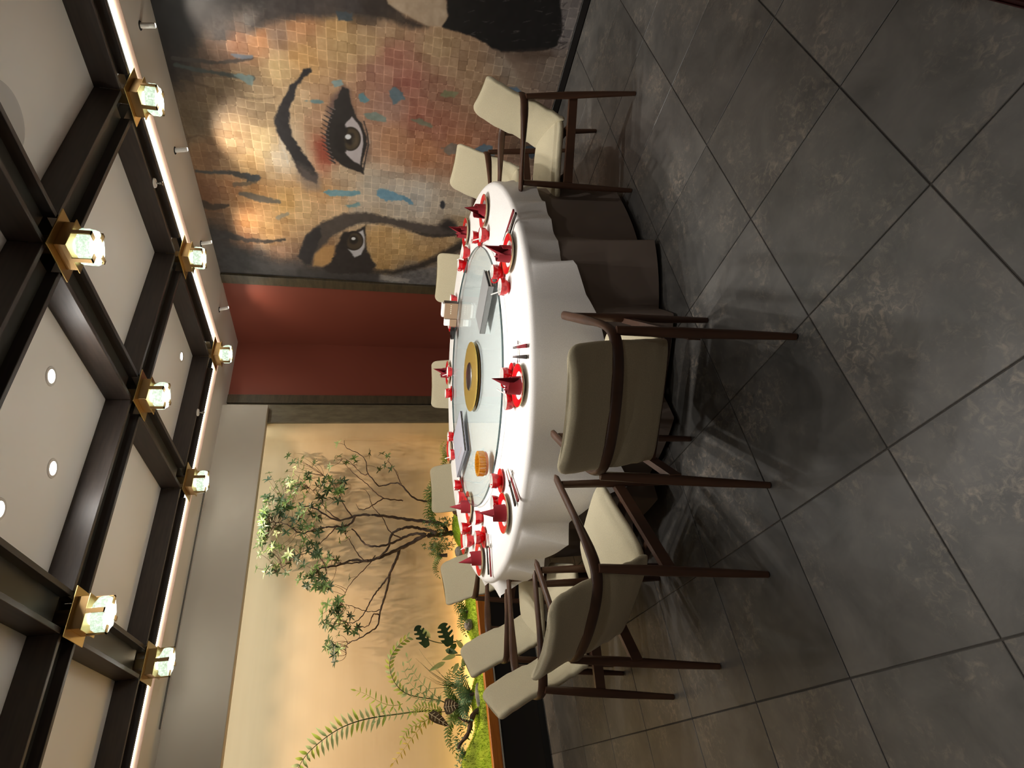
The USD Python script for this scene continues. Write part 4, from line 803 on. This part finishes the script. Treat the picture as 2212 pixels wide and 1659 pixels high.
# the small tree: branches traced as curves in the niche, leaves in whorls at the twig ends
tree = thing('small_tree', 'small branching tree with whorled green leaves rising from the planter', 'tree', (0, 0, 0))
z5 = lambda X, Y: (500 + X * .226, 900 + Y * .226)
z6 = lambda X, Y: (620 + X * .27667, 1200 + Y * .27667)
BR = [([z5(2260, 1090), z5(2120, 1108), z5(1980, 1130), z5(1830, 1145), z5(1740, 1195), z5(1600, 1265), z5(1400, 1352), z5(1300, 1380), z5(1150, 1372), z5(1050, 1412), z5(900, 1440), z5(780, 1480), z5(700, 1560)], .026, .005, 5.50),
      ([z5(1960, 1120), z5(1880, 1085), z5(1800, 1070), z5(1700, 1055), z5(1600, 1080), z5(1530, 1130), z5(1510, 1190), z5(1500, 1250), z5(1420, 1335), z5(1330, 1372), z5(1150, 1400), z5(1000, 1395)], .017, .005, 5.46),
      ([z5(2060, 1110), z5(1990, 1020), z5(1900, 1005), z5(1700, 985), z5(1500, 955), z5(1330, 940), z5(1180, 950), z5(1040, 990), z5(900, 940), z5(780, 870), z5(640, 860), z5(500, 850)], .019, .004, 5.56),
      ([z5(1860, 1130), z5(1790, 1118), z5(1680, 1140), z5(1560, 1197), z5(1360, 1240), z5(1285, 1222), z5(1220, 1150), z5(1150, 1070)], .014, .006, 5.44),
      ([z5(1180, 950), z5(1130, 1030), z5(1000, 1052), z5(880, 1060), z5(760, 1090), z5(670, 1115), z5(560, 1050), z5(440, 1010), z5(340, 1030)], .011, .003, 5.5),
      ([z5(1605, 1265), z5(1590, 1330), z5(1550, 1420), z5(1510, 1510), z6(800, 160), z6(770, 300), z6(735, 410), z6(722, 470), z6(712, 535), z6(640, 600), z6(560, 650), z6(470, 695), z6(462, 770)], .015, .003, 5.52),
      ([z6(800, 155), z6(768, 195), z6(735, 240), z6(690, 295), z6(650, 360), z6(615, 430), z6(560, 500), z6(470, 520)], .009, .003, 5.47),
      ([z6(725, 470), z6(665, 475), z6(640, 540), z6(580, 560), z6(500, 580)], .006, .002, 5.54),
      ([z6(735, 420), z6(620, 435), z6(520, 400), z6(420, 380)], .004, .002, 5.5),
      ([z5(1980, 800), z5(1800, 800), z5(1710, 750), z5(1625, 655), z5(1520, 640), z5(1410, 662), z5(1360, 610), z5(1305, 545), z5(1270, 400), z5(1210, 350), z5(1110, 305), z5(1080, 260), z5(1078, 195)], .010, .002, 5.5),
      ([z5(1625, 655), z5(1590, 570), z5(1555, 500), z5(1490, 420)], .006, .002, 5.46),
      ([z5(1640, 805), z5(1560, 795), z5(1460, 780), z5(1350, 700), z5(1290, 640), z5(1200, 570), z5(1100, 470), z5(1040, 420)], .007, .002, 5.53),
      ([z5(1460, 780), z5(1360, 840), z5(1250, 890), z5(1190, 830)], .007, .002, 5.53), ([z5(1620, 1160), z5(1490, 1065), z5(1440, 960), z5(1340, 840), z5(1310, 740), z5(1230, 690)], .006, .002, 5.58),
      ([z5(1305, 545), z5(1240, 540), z5(1180, 480), z5(1060, 400)], .005, .002, 5.48), ([z5(1150, 950), z5(1040, 780), z5(960, 640), z5(880, 560)], .006, .002, 5.58), ([z5(1040, 990), z5(900, 880), z5(820, 760), z5(740, 680)], .006, .002, 5.42),
      ([z5(1000, 1055), z5(880, 1180), z5(800, 1240), z5(660, 1300)], .006, .002, 5.45), ([z6(690, 0), z6(560, 150), z6(470, 260), z6(430, 370)], .005, .002, 5.52), ([z5(1300, 1380), z5(1200, 1300), z5(1140, 1200), z5(1060, 1100)], .006, .002, 5.48), ([z5(900, 1440), z5(720, 1300), z5(600, 1360), z5(420, 1480)], .005, .002, 5.5)]
anchor = []
for pts, r0, r1, y in BR:
    P = np.array(px3([(a, b, .05 * math.sin(i * 1.7 + y * 40)) for i, (a, b) in enumerate(pts)], y)); S = spline(P, len(pts) * 5)
    S[:, 0] += .004 * np.sin(np.arange(len(S)) * 1.9); rr = np.linspace(r0, r1, len(S)) * (1 + .12 * np.sin(np.arange(len(S)) * 1.3))
    obj('branch', tube(S, rr, 8), M['bark' if r0 > .008 else 'twig'], tree)
    anchor += [(*q, r0) for q in S[len(S) // 3:]]
anchor = np.array(anchor)
BL_ = [(560, 1125, 34, 45, 15), (595, 1085, 40, 45, 19), (640, 1045, 40, 32, 15), (690, 1062, 36, 36, 13), (650, 1120, 46, 36, 18), (610, 1190, 38, 36, 14), (680, 1190, 34, 32, 12), (590, 1228, 34, 18, 7), (665, 1236, 34, 20, 9), (700, 1262, 26, 18, 6), (735, 1345, 38, 32, 17), (718, 1400, 22, 22, 9), (712, 1305, 30, 14, 5), (545, 1165, 16, 28, 6), (640, 1000, 20, 18, 5), (735, 1060, 14, 26, 5), (745, 1145, 14, 16, 3)]
SG = [(738, 940), (730, 958), (733, 986), (724, 990), (766, 990), (770, 998), (800, 978), (826, 980), (838, 985), (832, 1004), (818, 1014), (645, 998), (756, 1248), (748, 1000), (845, 1012), (735, 1168), (700, 1246)]
spots_ = [(c[0] + rnd.gauss(0, .55) * c[2], c[1] + rnd.gauss(0, .55) * c[3]) for c in BL_ for _ in range(int(c[4] * 1.75))] + SG
for k, (x, y) in enumerate(spots_):
    c = at(x, y, 1, 5.50 + rnd.uniform(-.16, .16)); c[2] = min(c[2], 2.40 if c[1] > 5.26 else 2.38)
    i = np.argmin(np.linalg.norm(anchor[:, :3] - c, axis=1)); q = anchor[i, :3]; mid = (q + c) / 2 + np.array([rnd.uniform(-.02, .02), rnd.uniform(-.02, .02), -.02])
    axis = unit(np.array([rnd.uniform(-.5, .5), rnd.uniform(-.9, -.1), rnd.uniform(.0, 1.0)]) + unit(c - q) * .5)
    w_ = obj('leaf_whorl', whorl(c, axis, rnd.uniform(.048, .070), rnd.choice((5, 6, 6, 7))), M['leaf_dark' if rnd.random() < .58 else 'leaf_mid' if rnd.random() < .7 else 'leaf_pale'], tree, True)
    if np.linalg.norm(c - q) < .45: obj('twig', tube(spline([q, mid, c], 6), [.0022, .002, .0018, .0016, .0014, .0012], 5), M['twig'], w_)
# moss bed
def moss_h(x, y):
    h = .395 + .02 * np.sin(x * 3.1) + .05 * meshkit.fbm(np.stack([x * 3, y * 4, x * 0], -1), 3, 2)
    for c, yc, w_, a in ((.12, 5.43, .24, .23), (-.5, 5.43, .4, .2), (.60, 5.52, .22, .10), (1.22, 5.50, .20, .10), (1.55, 5.45, .25, .10), (2.12, 5.52, .25, .15), (2.6, 5.5, .3, .10)):
        h = h + a * np.exp(-((x - c) / w_) ** 2 - ((y - yc) / .20) ** 2)
    return np.minimum(h, .405 + (y - 5.235) * 1.8)
gx, gy = np.meshgrid(np.linspace(-1.6, 3.2, 420), np.linspace(5.243, 5.70, 50), indexing='ij')
gz = moss_h(gx, gy) + .012 * meshkit.fbm(np.stack([gx * 60, gy * 60, gx * 0], -1), 2, 4)
i = np.arange(gx.size).reshape(gx.shape); q = np.stack([i[:-1, :-1], i[1:, :-1], i[1:, 1:], i[:-1, 1:]], -1).reshape(-1, 4)
rs = np.random.RandomState(3); nb = 26000
bx_, by_ = rs.uniform(-1.6, 3.2, nb), 5.245 + .42 * rs.uniform(0, 1, nb) ** 1.6
bz = moss_h(bx_, by_) + .004; d = rs.normal(0, 1, (nb, 3)) * .6 + [0, -.5, .8]; d /= np.linalg.norm(d, axis=1)[:, None]; L = rs.uniform(.010, .028, nb)[:, None]
b0 = np.c_[bx_, by_, bz]; sd_ = np.cross(d, rs.normal(0, 1, (nb, 3))); sd_ /= np.linalg.norm(sd_, axis=1)[:, None]
bv = np.stack([b0 - sd_ * .0020, b0 + sd_ * .0020, b0 + d * L], 1).reshape(-1, 3)
mm = trimesh.util.concatenate([trimesh.Trimesh(np.stack([gx, gy, gz], -1).reshape(-1, 3), np.vstack([q[:, [0, 1, 2]], q[:, [0, 2, 3]]]), process=False), trimesh.Trimesh(bv, np.arange(nb * 3).reshape(-1, 3), process=False)])
tag(obj('moss', mm, M['moss'], None, True), 'bright yellow-green moss bed along the planter', 'moss', kind='stuff')
def clump(name, label, cat_, group=None): return thing(name, label, cat_, (0, 0, 0), group=group)
def fern(label, c, n, L, Lp, mat_, wp=.011, spread=1.0, pairs=14, lean=(0, 0), name='fern', z0=None):
    c = np.array(c, float); t = clump(name, label, 'fern')
    for k in range(n):
        a = 2 * PI * k / n + rnd.uniform(-.3, .3); r = np.array([math.cos(a), math.sin(a) * .7, 0]) + np.array([lean[0], lean[1], 0]); l = L * rnd.uniform(.75, 1.2); h = rnd.uniform(.35, .8)
        P = [c, c + r * l * .3 * spread + [0, 0, l * h * .55], c + r * l * .65 * spread + [0, 0, l * h * .75], c + r * l * spread + [0, 0, l * h * .45]]
        P = [np.minimum(p_, [9, 5.76, 9]) for p_ in P]
        obj('frond', frond(P, Lp, wp, pairs, .35), M[mat_ if rnd.random() < .75 else 'leaf_mid'], t, True)
    obj('crown', lathe([(0, c[2] - .05), (.02, c[2] - .05), (.014, c[2] + .02), (0, c[2] + .03)], 8).apply_translation([c[0], c[1], 0]), M['bark'], t)
    return t
A = lambda x, y, d=5.5: at(x, y, 1, d)
fern('dark feathery fern clump above the bright moss, between two armchair backs', A(1020, 1500, 5.44), 17, .28, .065, 'leaf_blue', .013)
fern('green fern tuft on the moss just beside the trunk-side armchair back', A(1012, 1322, 5.42), 13, .19, .045, 'leaf_mid', .013, pairs=10)
fern('leafy pale fern behind the armchair back right of the tree trunk', A(950, 1082, 5.5), 12, .27, .07, 'leaf_mid', .02, pairs=9)
fern('small lime fern peeping over the table before the niche', A(968, 990, 5.5), 6, .17, .04, 'leaf_lime', .012, pairs=9)
fern('feathery fern drooping beside the foot of the tree', A(955, 1200, 5.40), 6, .20, .045, 'leaf_mid', .010, pairs=12)
fern('small pale blue-green fern at the end of the driftwood', A(1008, 1628, 5.42), 9, .15, .03, 'leaf_blue', .012, pairs=7)
fern('dark green fern low at the planter under the grass tuft', A(1000, 1530, 5.5), 13, .28, .06, 'leaf_mid', .013)
# bushy ivy round the foot of the tree
t = clump('leafy_bush', 'dense small-leaved green bush round the foot of the tree', 'plant')
for cx_, cy_, rx_, ry_, n in ((945, 1150, 22, 16, 60), (950, 1180, 26, 16, 70), (940, 1128, 14, 10, 30), (968, 1125, 12, 12, 24)):
    for g in range(4):
        ms = []
        for _ in range(n // 4):
            c = A(cx_ + rnd.gauss(0, .6) * rx_, cy_ + rnd.gauss(0, .6) * ry_, 5.48 + rnd.uniform(-.1, .08)); ms.append(whorl(c, (rnd.uniform(-1, 1), -1, rnd.uniform(-.3, 1)), .022, 4))
        obj('leaf_spray', cat(*ms), M[('leaf_dark', 'leaf_mid', 'leaf_blue', 'leaf_mid')[g]], t, True); tag(stage.GetPrimAtPath(str(t.GetPath()) + '/leaf_spray' + (f'_{used[(str(t.GetPath()), "leaf_spray")] - 1:03d}' if used[(str(t.GetPath()), 'leaf_spray')] > 1 else '')), kind='stuff')
obj('stem', cat(*[tube([A(985, y, 5.5), A(960, y + 6, 5.5), A(940, y, 5.49)], .004, 5) for y in (1130, 1150, 1175)]), M['stem_green'], t)
# monstera with split leaves
t = clump('monstera', 'monstera with two round split leaves standing above the moss', 'plant')
def split_leaf(c, ex, ey, L, wd):
    th = np.linspace(-2.75, 2.75, 61); r = .5 * (1 + .12 * np.cos(th)); P = np.c_[wd * r * np.sin(th), L * (.5 * np.cos(th) - .06 * (np.abs(th) > 2.4))]
    p = Polygon(P).buffer(0)
    for s in (-1, 1):
        for u in (-.16, .06, .26):
            a = np.array([s * wd * .20, L * u]); b = np.array([s * wd * .62, L * (u + .12)]); n_ = unit(b - a)[::-1] * [-1, 1] * .012
            p = p.difference(Polygon([a - n_ * .4, b - n_, b + n_, a + n_ * .4]).buffer(.002))
    m = trimesh.creation.extrude_polygon(p if p.geom_type == 'Polygon' else max(p.geoms, key=lambda g: g.area), .0012, engine='earcut'); ez = np.cross(ex, ey)
    return oriented(m, c, ex, ey, ez)
for (x, y), L, wd, tilt in (((911, 1374), .20, .105, .1), ((963, 1370), .20, .135, -.05)):
    c = A(x, y, 5.38); ez = unit((-.35, -1, .1)); ey = unit((.9, -.1, .35 + tilt)); ey = unit(ey - ez * (ey @ ez)); ex = np.cross(ey, ez)
    obj('leaf', split_leaf(c, ex, ey, L, wd), M['leaf_dark'], t, 20)
    b0 = A(997, 1383, 5.46); obj('stalk', tube(spline([b0, (b0 + c) / 2 + [-.03, 0, .05 if x < 930 else .01], c], 10), .0035, 6), M['stem_green'], t)
for (x, y), dr in (((930, 1378), (.5, -.2, .5)), ((962, 1404), (-.3, -.5, -.6)), ((985, 1390), (-.5, -.4, .5))): obj('small_leaf', blade(A(x, y, 5.42), dr, (0, -1, .3), .12, .05), M['leaf_pale' if x == 930 else 'leaf_dark'], t, True)
# variegated leaf spray
t = clump('variegated_plant', 'plant with pale variegated leaves beside the monstera', 'plant')
for x, y, dr, L in ((985, 1415, (-.2, -.4, .8), .14), (962, 1430, (-.35, -.3, .9), .16), (1000, 1400, (.5, -.5, .5), .10), (1004, 1420, (-.6, -.5, .3), .10), (990, 1432, (-.7, -.4, .5), .11)): obj('leaf', blade(A(x, y, 5.42), dr, (0, -1, .2), L, .042, .2), M['leaf_pale'], t, True)
obj('stem', tube([A(1012, 1412, 5.45), A(1000, 1415, 5.44), A(985, 1415, 5.42)], .004, 6), M['stem_green'], t)
# grass tuft
t = clump('grass_tuft', 'tuft of long thin dark grass blades leaning toward the tree', 'plant')
b0 = A(990, 1482, 5.48)
for x, y in ((898, 1422), (905, 1402), (925, 1448), (930, 1470), (917, 1440), (928, 1462), (940, 1476), (922, 1488), (945, 1442), (935, 1430), (915, 1460), (908, 1430), (950, 1500), (945, 1465)):
    e = A(x, y, 5.48 + rnd.uniform(-.14, .1)); m_ = (b0 + e) / 2 + [0, 0, .04]; S = spline([b0 + np.array([rnd.uniform(-.02, .02), 0, 0]), m_, e], 10); obj('blade', tube(S, np.linspace(.0035, .0008, 10), 5, flat=np.linspace(.0016, .0006, 10)), M['leaf_dark'], t)
# long arching fronds
t = clump('arching_frond', 'tall arching frond with pale leaflets, tallest plant at the outer planter end', 'plant')
P = [A(955, 1534, 5.46), A(905, 1537, 5.46), A(840, 1545, 5.45), A(780, 1556, 5.44), A(730, 1576, 5.42), A(690, 1604, 5.41), A(655, 1640, 5.40), A(640, 1675, 5.40)]
S = spline(P, 60); obj('stalk', tube(S, np.linspace(.007, .002, 60), 7), M['stem_green'], t); T = np.gradient(S, axis=0)
for k in range(22, 59, 2):
    for s in (-1, 1):
        dn = np.cross(unit(T[k]), (0, 1, 0)) * s; obj('leaflet', blade(S[k], unit(T[k]) * .5 + dn + np.array([0, -.2, 0]), (0, -1, .4), rnd.uniform(.075, .115) * (1 if k < 50 else .7), .024, .35), M[rnd.choice(('leaf_pale', 'leaf_pale', 'leaf_lime'))], t, True)
t = clump('frond_plant', 'lower frond plant with slim pale leaflets before the tall arching frond', 'plant')
for P, Lp, wp, n, mt in (([(870, 1520), (835, 1522), (800, 1505), (770, 1492)], .085, .016, 8, 'leaf_lime'), ([(905, 1536), (880, 1540), (850, 1543), (812, 1558)], .07, .015, 7, 'leaf_pale')): obj('frond', frond([A(x, y, 5.42) for x, y in P], Lp, wp, n, .3, .5), M[mt], t, True)
t = clump('curling_frond', 'curled frond plant arching over the grass tuft', 'plant')
S = spline([A(962, 1518, 5.46), A(905, 1506, 5.45), A(868, 1492, 5.44), A(846, 1460, 5.43), A(842, 1430, 5.42), A(858, 1398, 5.42), A(884, 1376, 5.42)], 50); obj('stalk', tube(S, np.linspace(.005, .0015, 50), 6), M['stem_green'], t); T = np.gradient(S, axis=0)
for k in range(18, 49, 2):
    for s in (-1, 1): obj('leaflet', blade(S[k], unit(T[k]) * .8 + np.cross(unit(T[k]), (0, 1, 0)) * s * .8, (0, -1, .3), .055, .022, .3), M['leaf_lime' if k % 3 else 'leaf_pale'], t, True)
for P in ([(955, 1515), (920, 1485), (895, 1455), (880, 1420)], [(955, 1515), (915, 1500), (890, 1480), (872, 1440)], [(955, 1515), (905, 1510), (880, 1500), (860, 1462)]): obj('frond', frond([A(x, y, 5.44) for x, y in P], .075, .018, 8, .2, .5), M['leaf_pale'], t, True)
t = clump('drooping_frond', 'yellow-tipped frond hanging outward at the outer end of the planter', 'plant')
for P, mt in (([(955, 1535), (930, 1548), (905, 1575), (875, 1615), (850, 1648)], 'leaf_autumn'), ([(955, 1535), (928, 1552), (905, 1562), (880, 1578), (868, 1598)], 'leaf_lime'), ([(955, 1535), (930, 1530), (905, 1528), (890, 1538)], 'leaf_lime')): obj('frond', frond([A(x, y, 5.40) for x, y in P], .065, .017, 11, .25, .55), M[mt], t, True)
t = clump('caladium', 'plant with two large dark leaves veined in cream', 'plant')
def veined(c, dr, up, L, wd):
    o = obj('leaf', blade(c, dr, up, L, wd, .1, .12, 8, shape=.7), M['leaf_brown'], t, True); d_ = unit(dr); up = unit(np.asarray(up, float) - d_ * (np.asarray(up, float) @ d_)); s_ = np.cross(d_, up); ms = [tube([np.asarray(c) + d_ * L * u - up * .1 * L * u * u + up * .002 for u in (.02, .5, .97)], .0018, 4)]
    for u in (.15, .32, .5, .68):
        b_ = np.asarray(c) + d_ * L * u - up * (.1 * L * u * u - .003)
        for sg in (-1, 1): ms.append(tube([b_, b_ + s_ * sg * wd * .36 * math.sin(PI * u ** .6) + d_ * L * .09 + up * .010], .0013, 4))
    obj('veins', cat(*ms), M['cream_vein'], o)
veined(A(958, 1528, 5.36), (.0, -.25, -1), (0, -1, -.2), .13, .12); veined(A(926, 1540, 5.36), (-.55, -.2, -.75), (.2, -1, .1), .20, .08)
obj('stem', cat(tube([A(990, 1530, 5.44), A(958, 1528, 5.36)], .003, 5), tube([A(985, 1535, 5.44), A(926, 1540, 5.36)], .003, 5)), M['twig'], t)
t = clump('driftwood', 'crooked dark driftwood branch lying above the bright moss', 'driftwood')
obj('branch', tube(spline([A(1040, 1535, 5.40), A(1022, 1545, 5.38), A(1015, 1572, 5.37), A(1008, 1590, 5.37), A(995, 1606, 5.38), A(990, 1618, 5.38)], 30), np.linspace(.024, .013, 30) * (1 + .15 * np.sin(np.arange(30))), 9), M['bark'], t)
obj('side_branch', tube(spline([A(1015, 1560, 5.37), A(1002, 1556, 5.36), A(990, 1550, 5.37)], 10), np.linspace(.012, .006, 10), 7), M['bark'], t)
def rock(label, x, y, d, r, sq=(1, .8, .8)):
    g = trimesh.creation.icosphere(3, 1); g.vertices *= (.75 + .5 * meshkit.fbm(np.array(g.vertices) * 1.6 + x, 3, 5))[:, None] * r; g.vertices *= sq; g.apply_translation(A(x, y, d)); tag(obj('rock', g, M['stone'], None, 40), label, 'rock', 'rocks in the planter')
rock('pale rough stone in the moss behind the armchair back beside the trunk', 992, 1192, 5.40, .055); rock('grey stone in the moss below the small fern tuft', 1012, 1350, 5.38, .05); rock('pale stone peeping over the table left of the lime fern', 960, 1012, 5.45, .05); rock('dark stone under the feathery fern clump', 1040, 1500, 5.38, .07, (1.5, .7, .8))
# ---------------------------------------------------------------- the dark red cabinet whose foot just enters the picture
mat('cabinet_red', lin(70, 18, 20), .35)
t = thing('cabinet', 'dark red cabinet whose lower corner just enters at the picture edge', 'cabinet', (1.40, .267, 0), math.radians(10.5))
obj('carcass', box(-.31, .80, -.50, -.004, 0.0, .76, .006), M['cabinet_red'], t, False)
for s in (0, 1): dd = obj('door', box(-.305 + s * .55, .24 + s * .55, -.004, .0, .012, .74, .002), M['cabinet_red'], t, False); obj('knob', lathe([(0, 0), (.012, 0), (.014, .012), (.010, .018), (0, .02)], 14).apply_transform(trimesh.transformations.rotation_matrix(-PI / 2, [1, 0, 0])).apply_translation([.20 + s * .09, 0, .45]), M['brass'], dd)
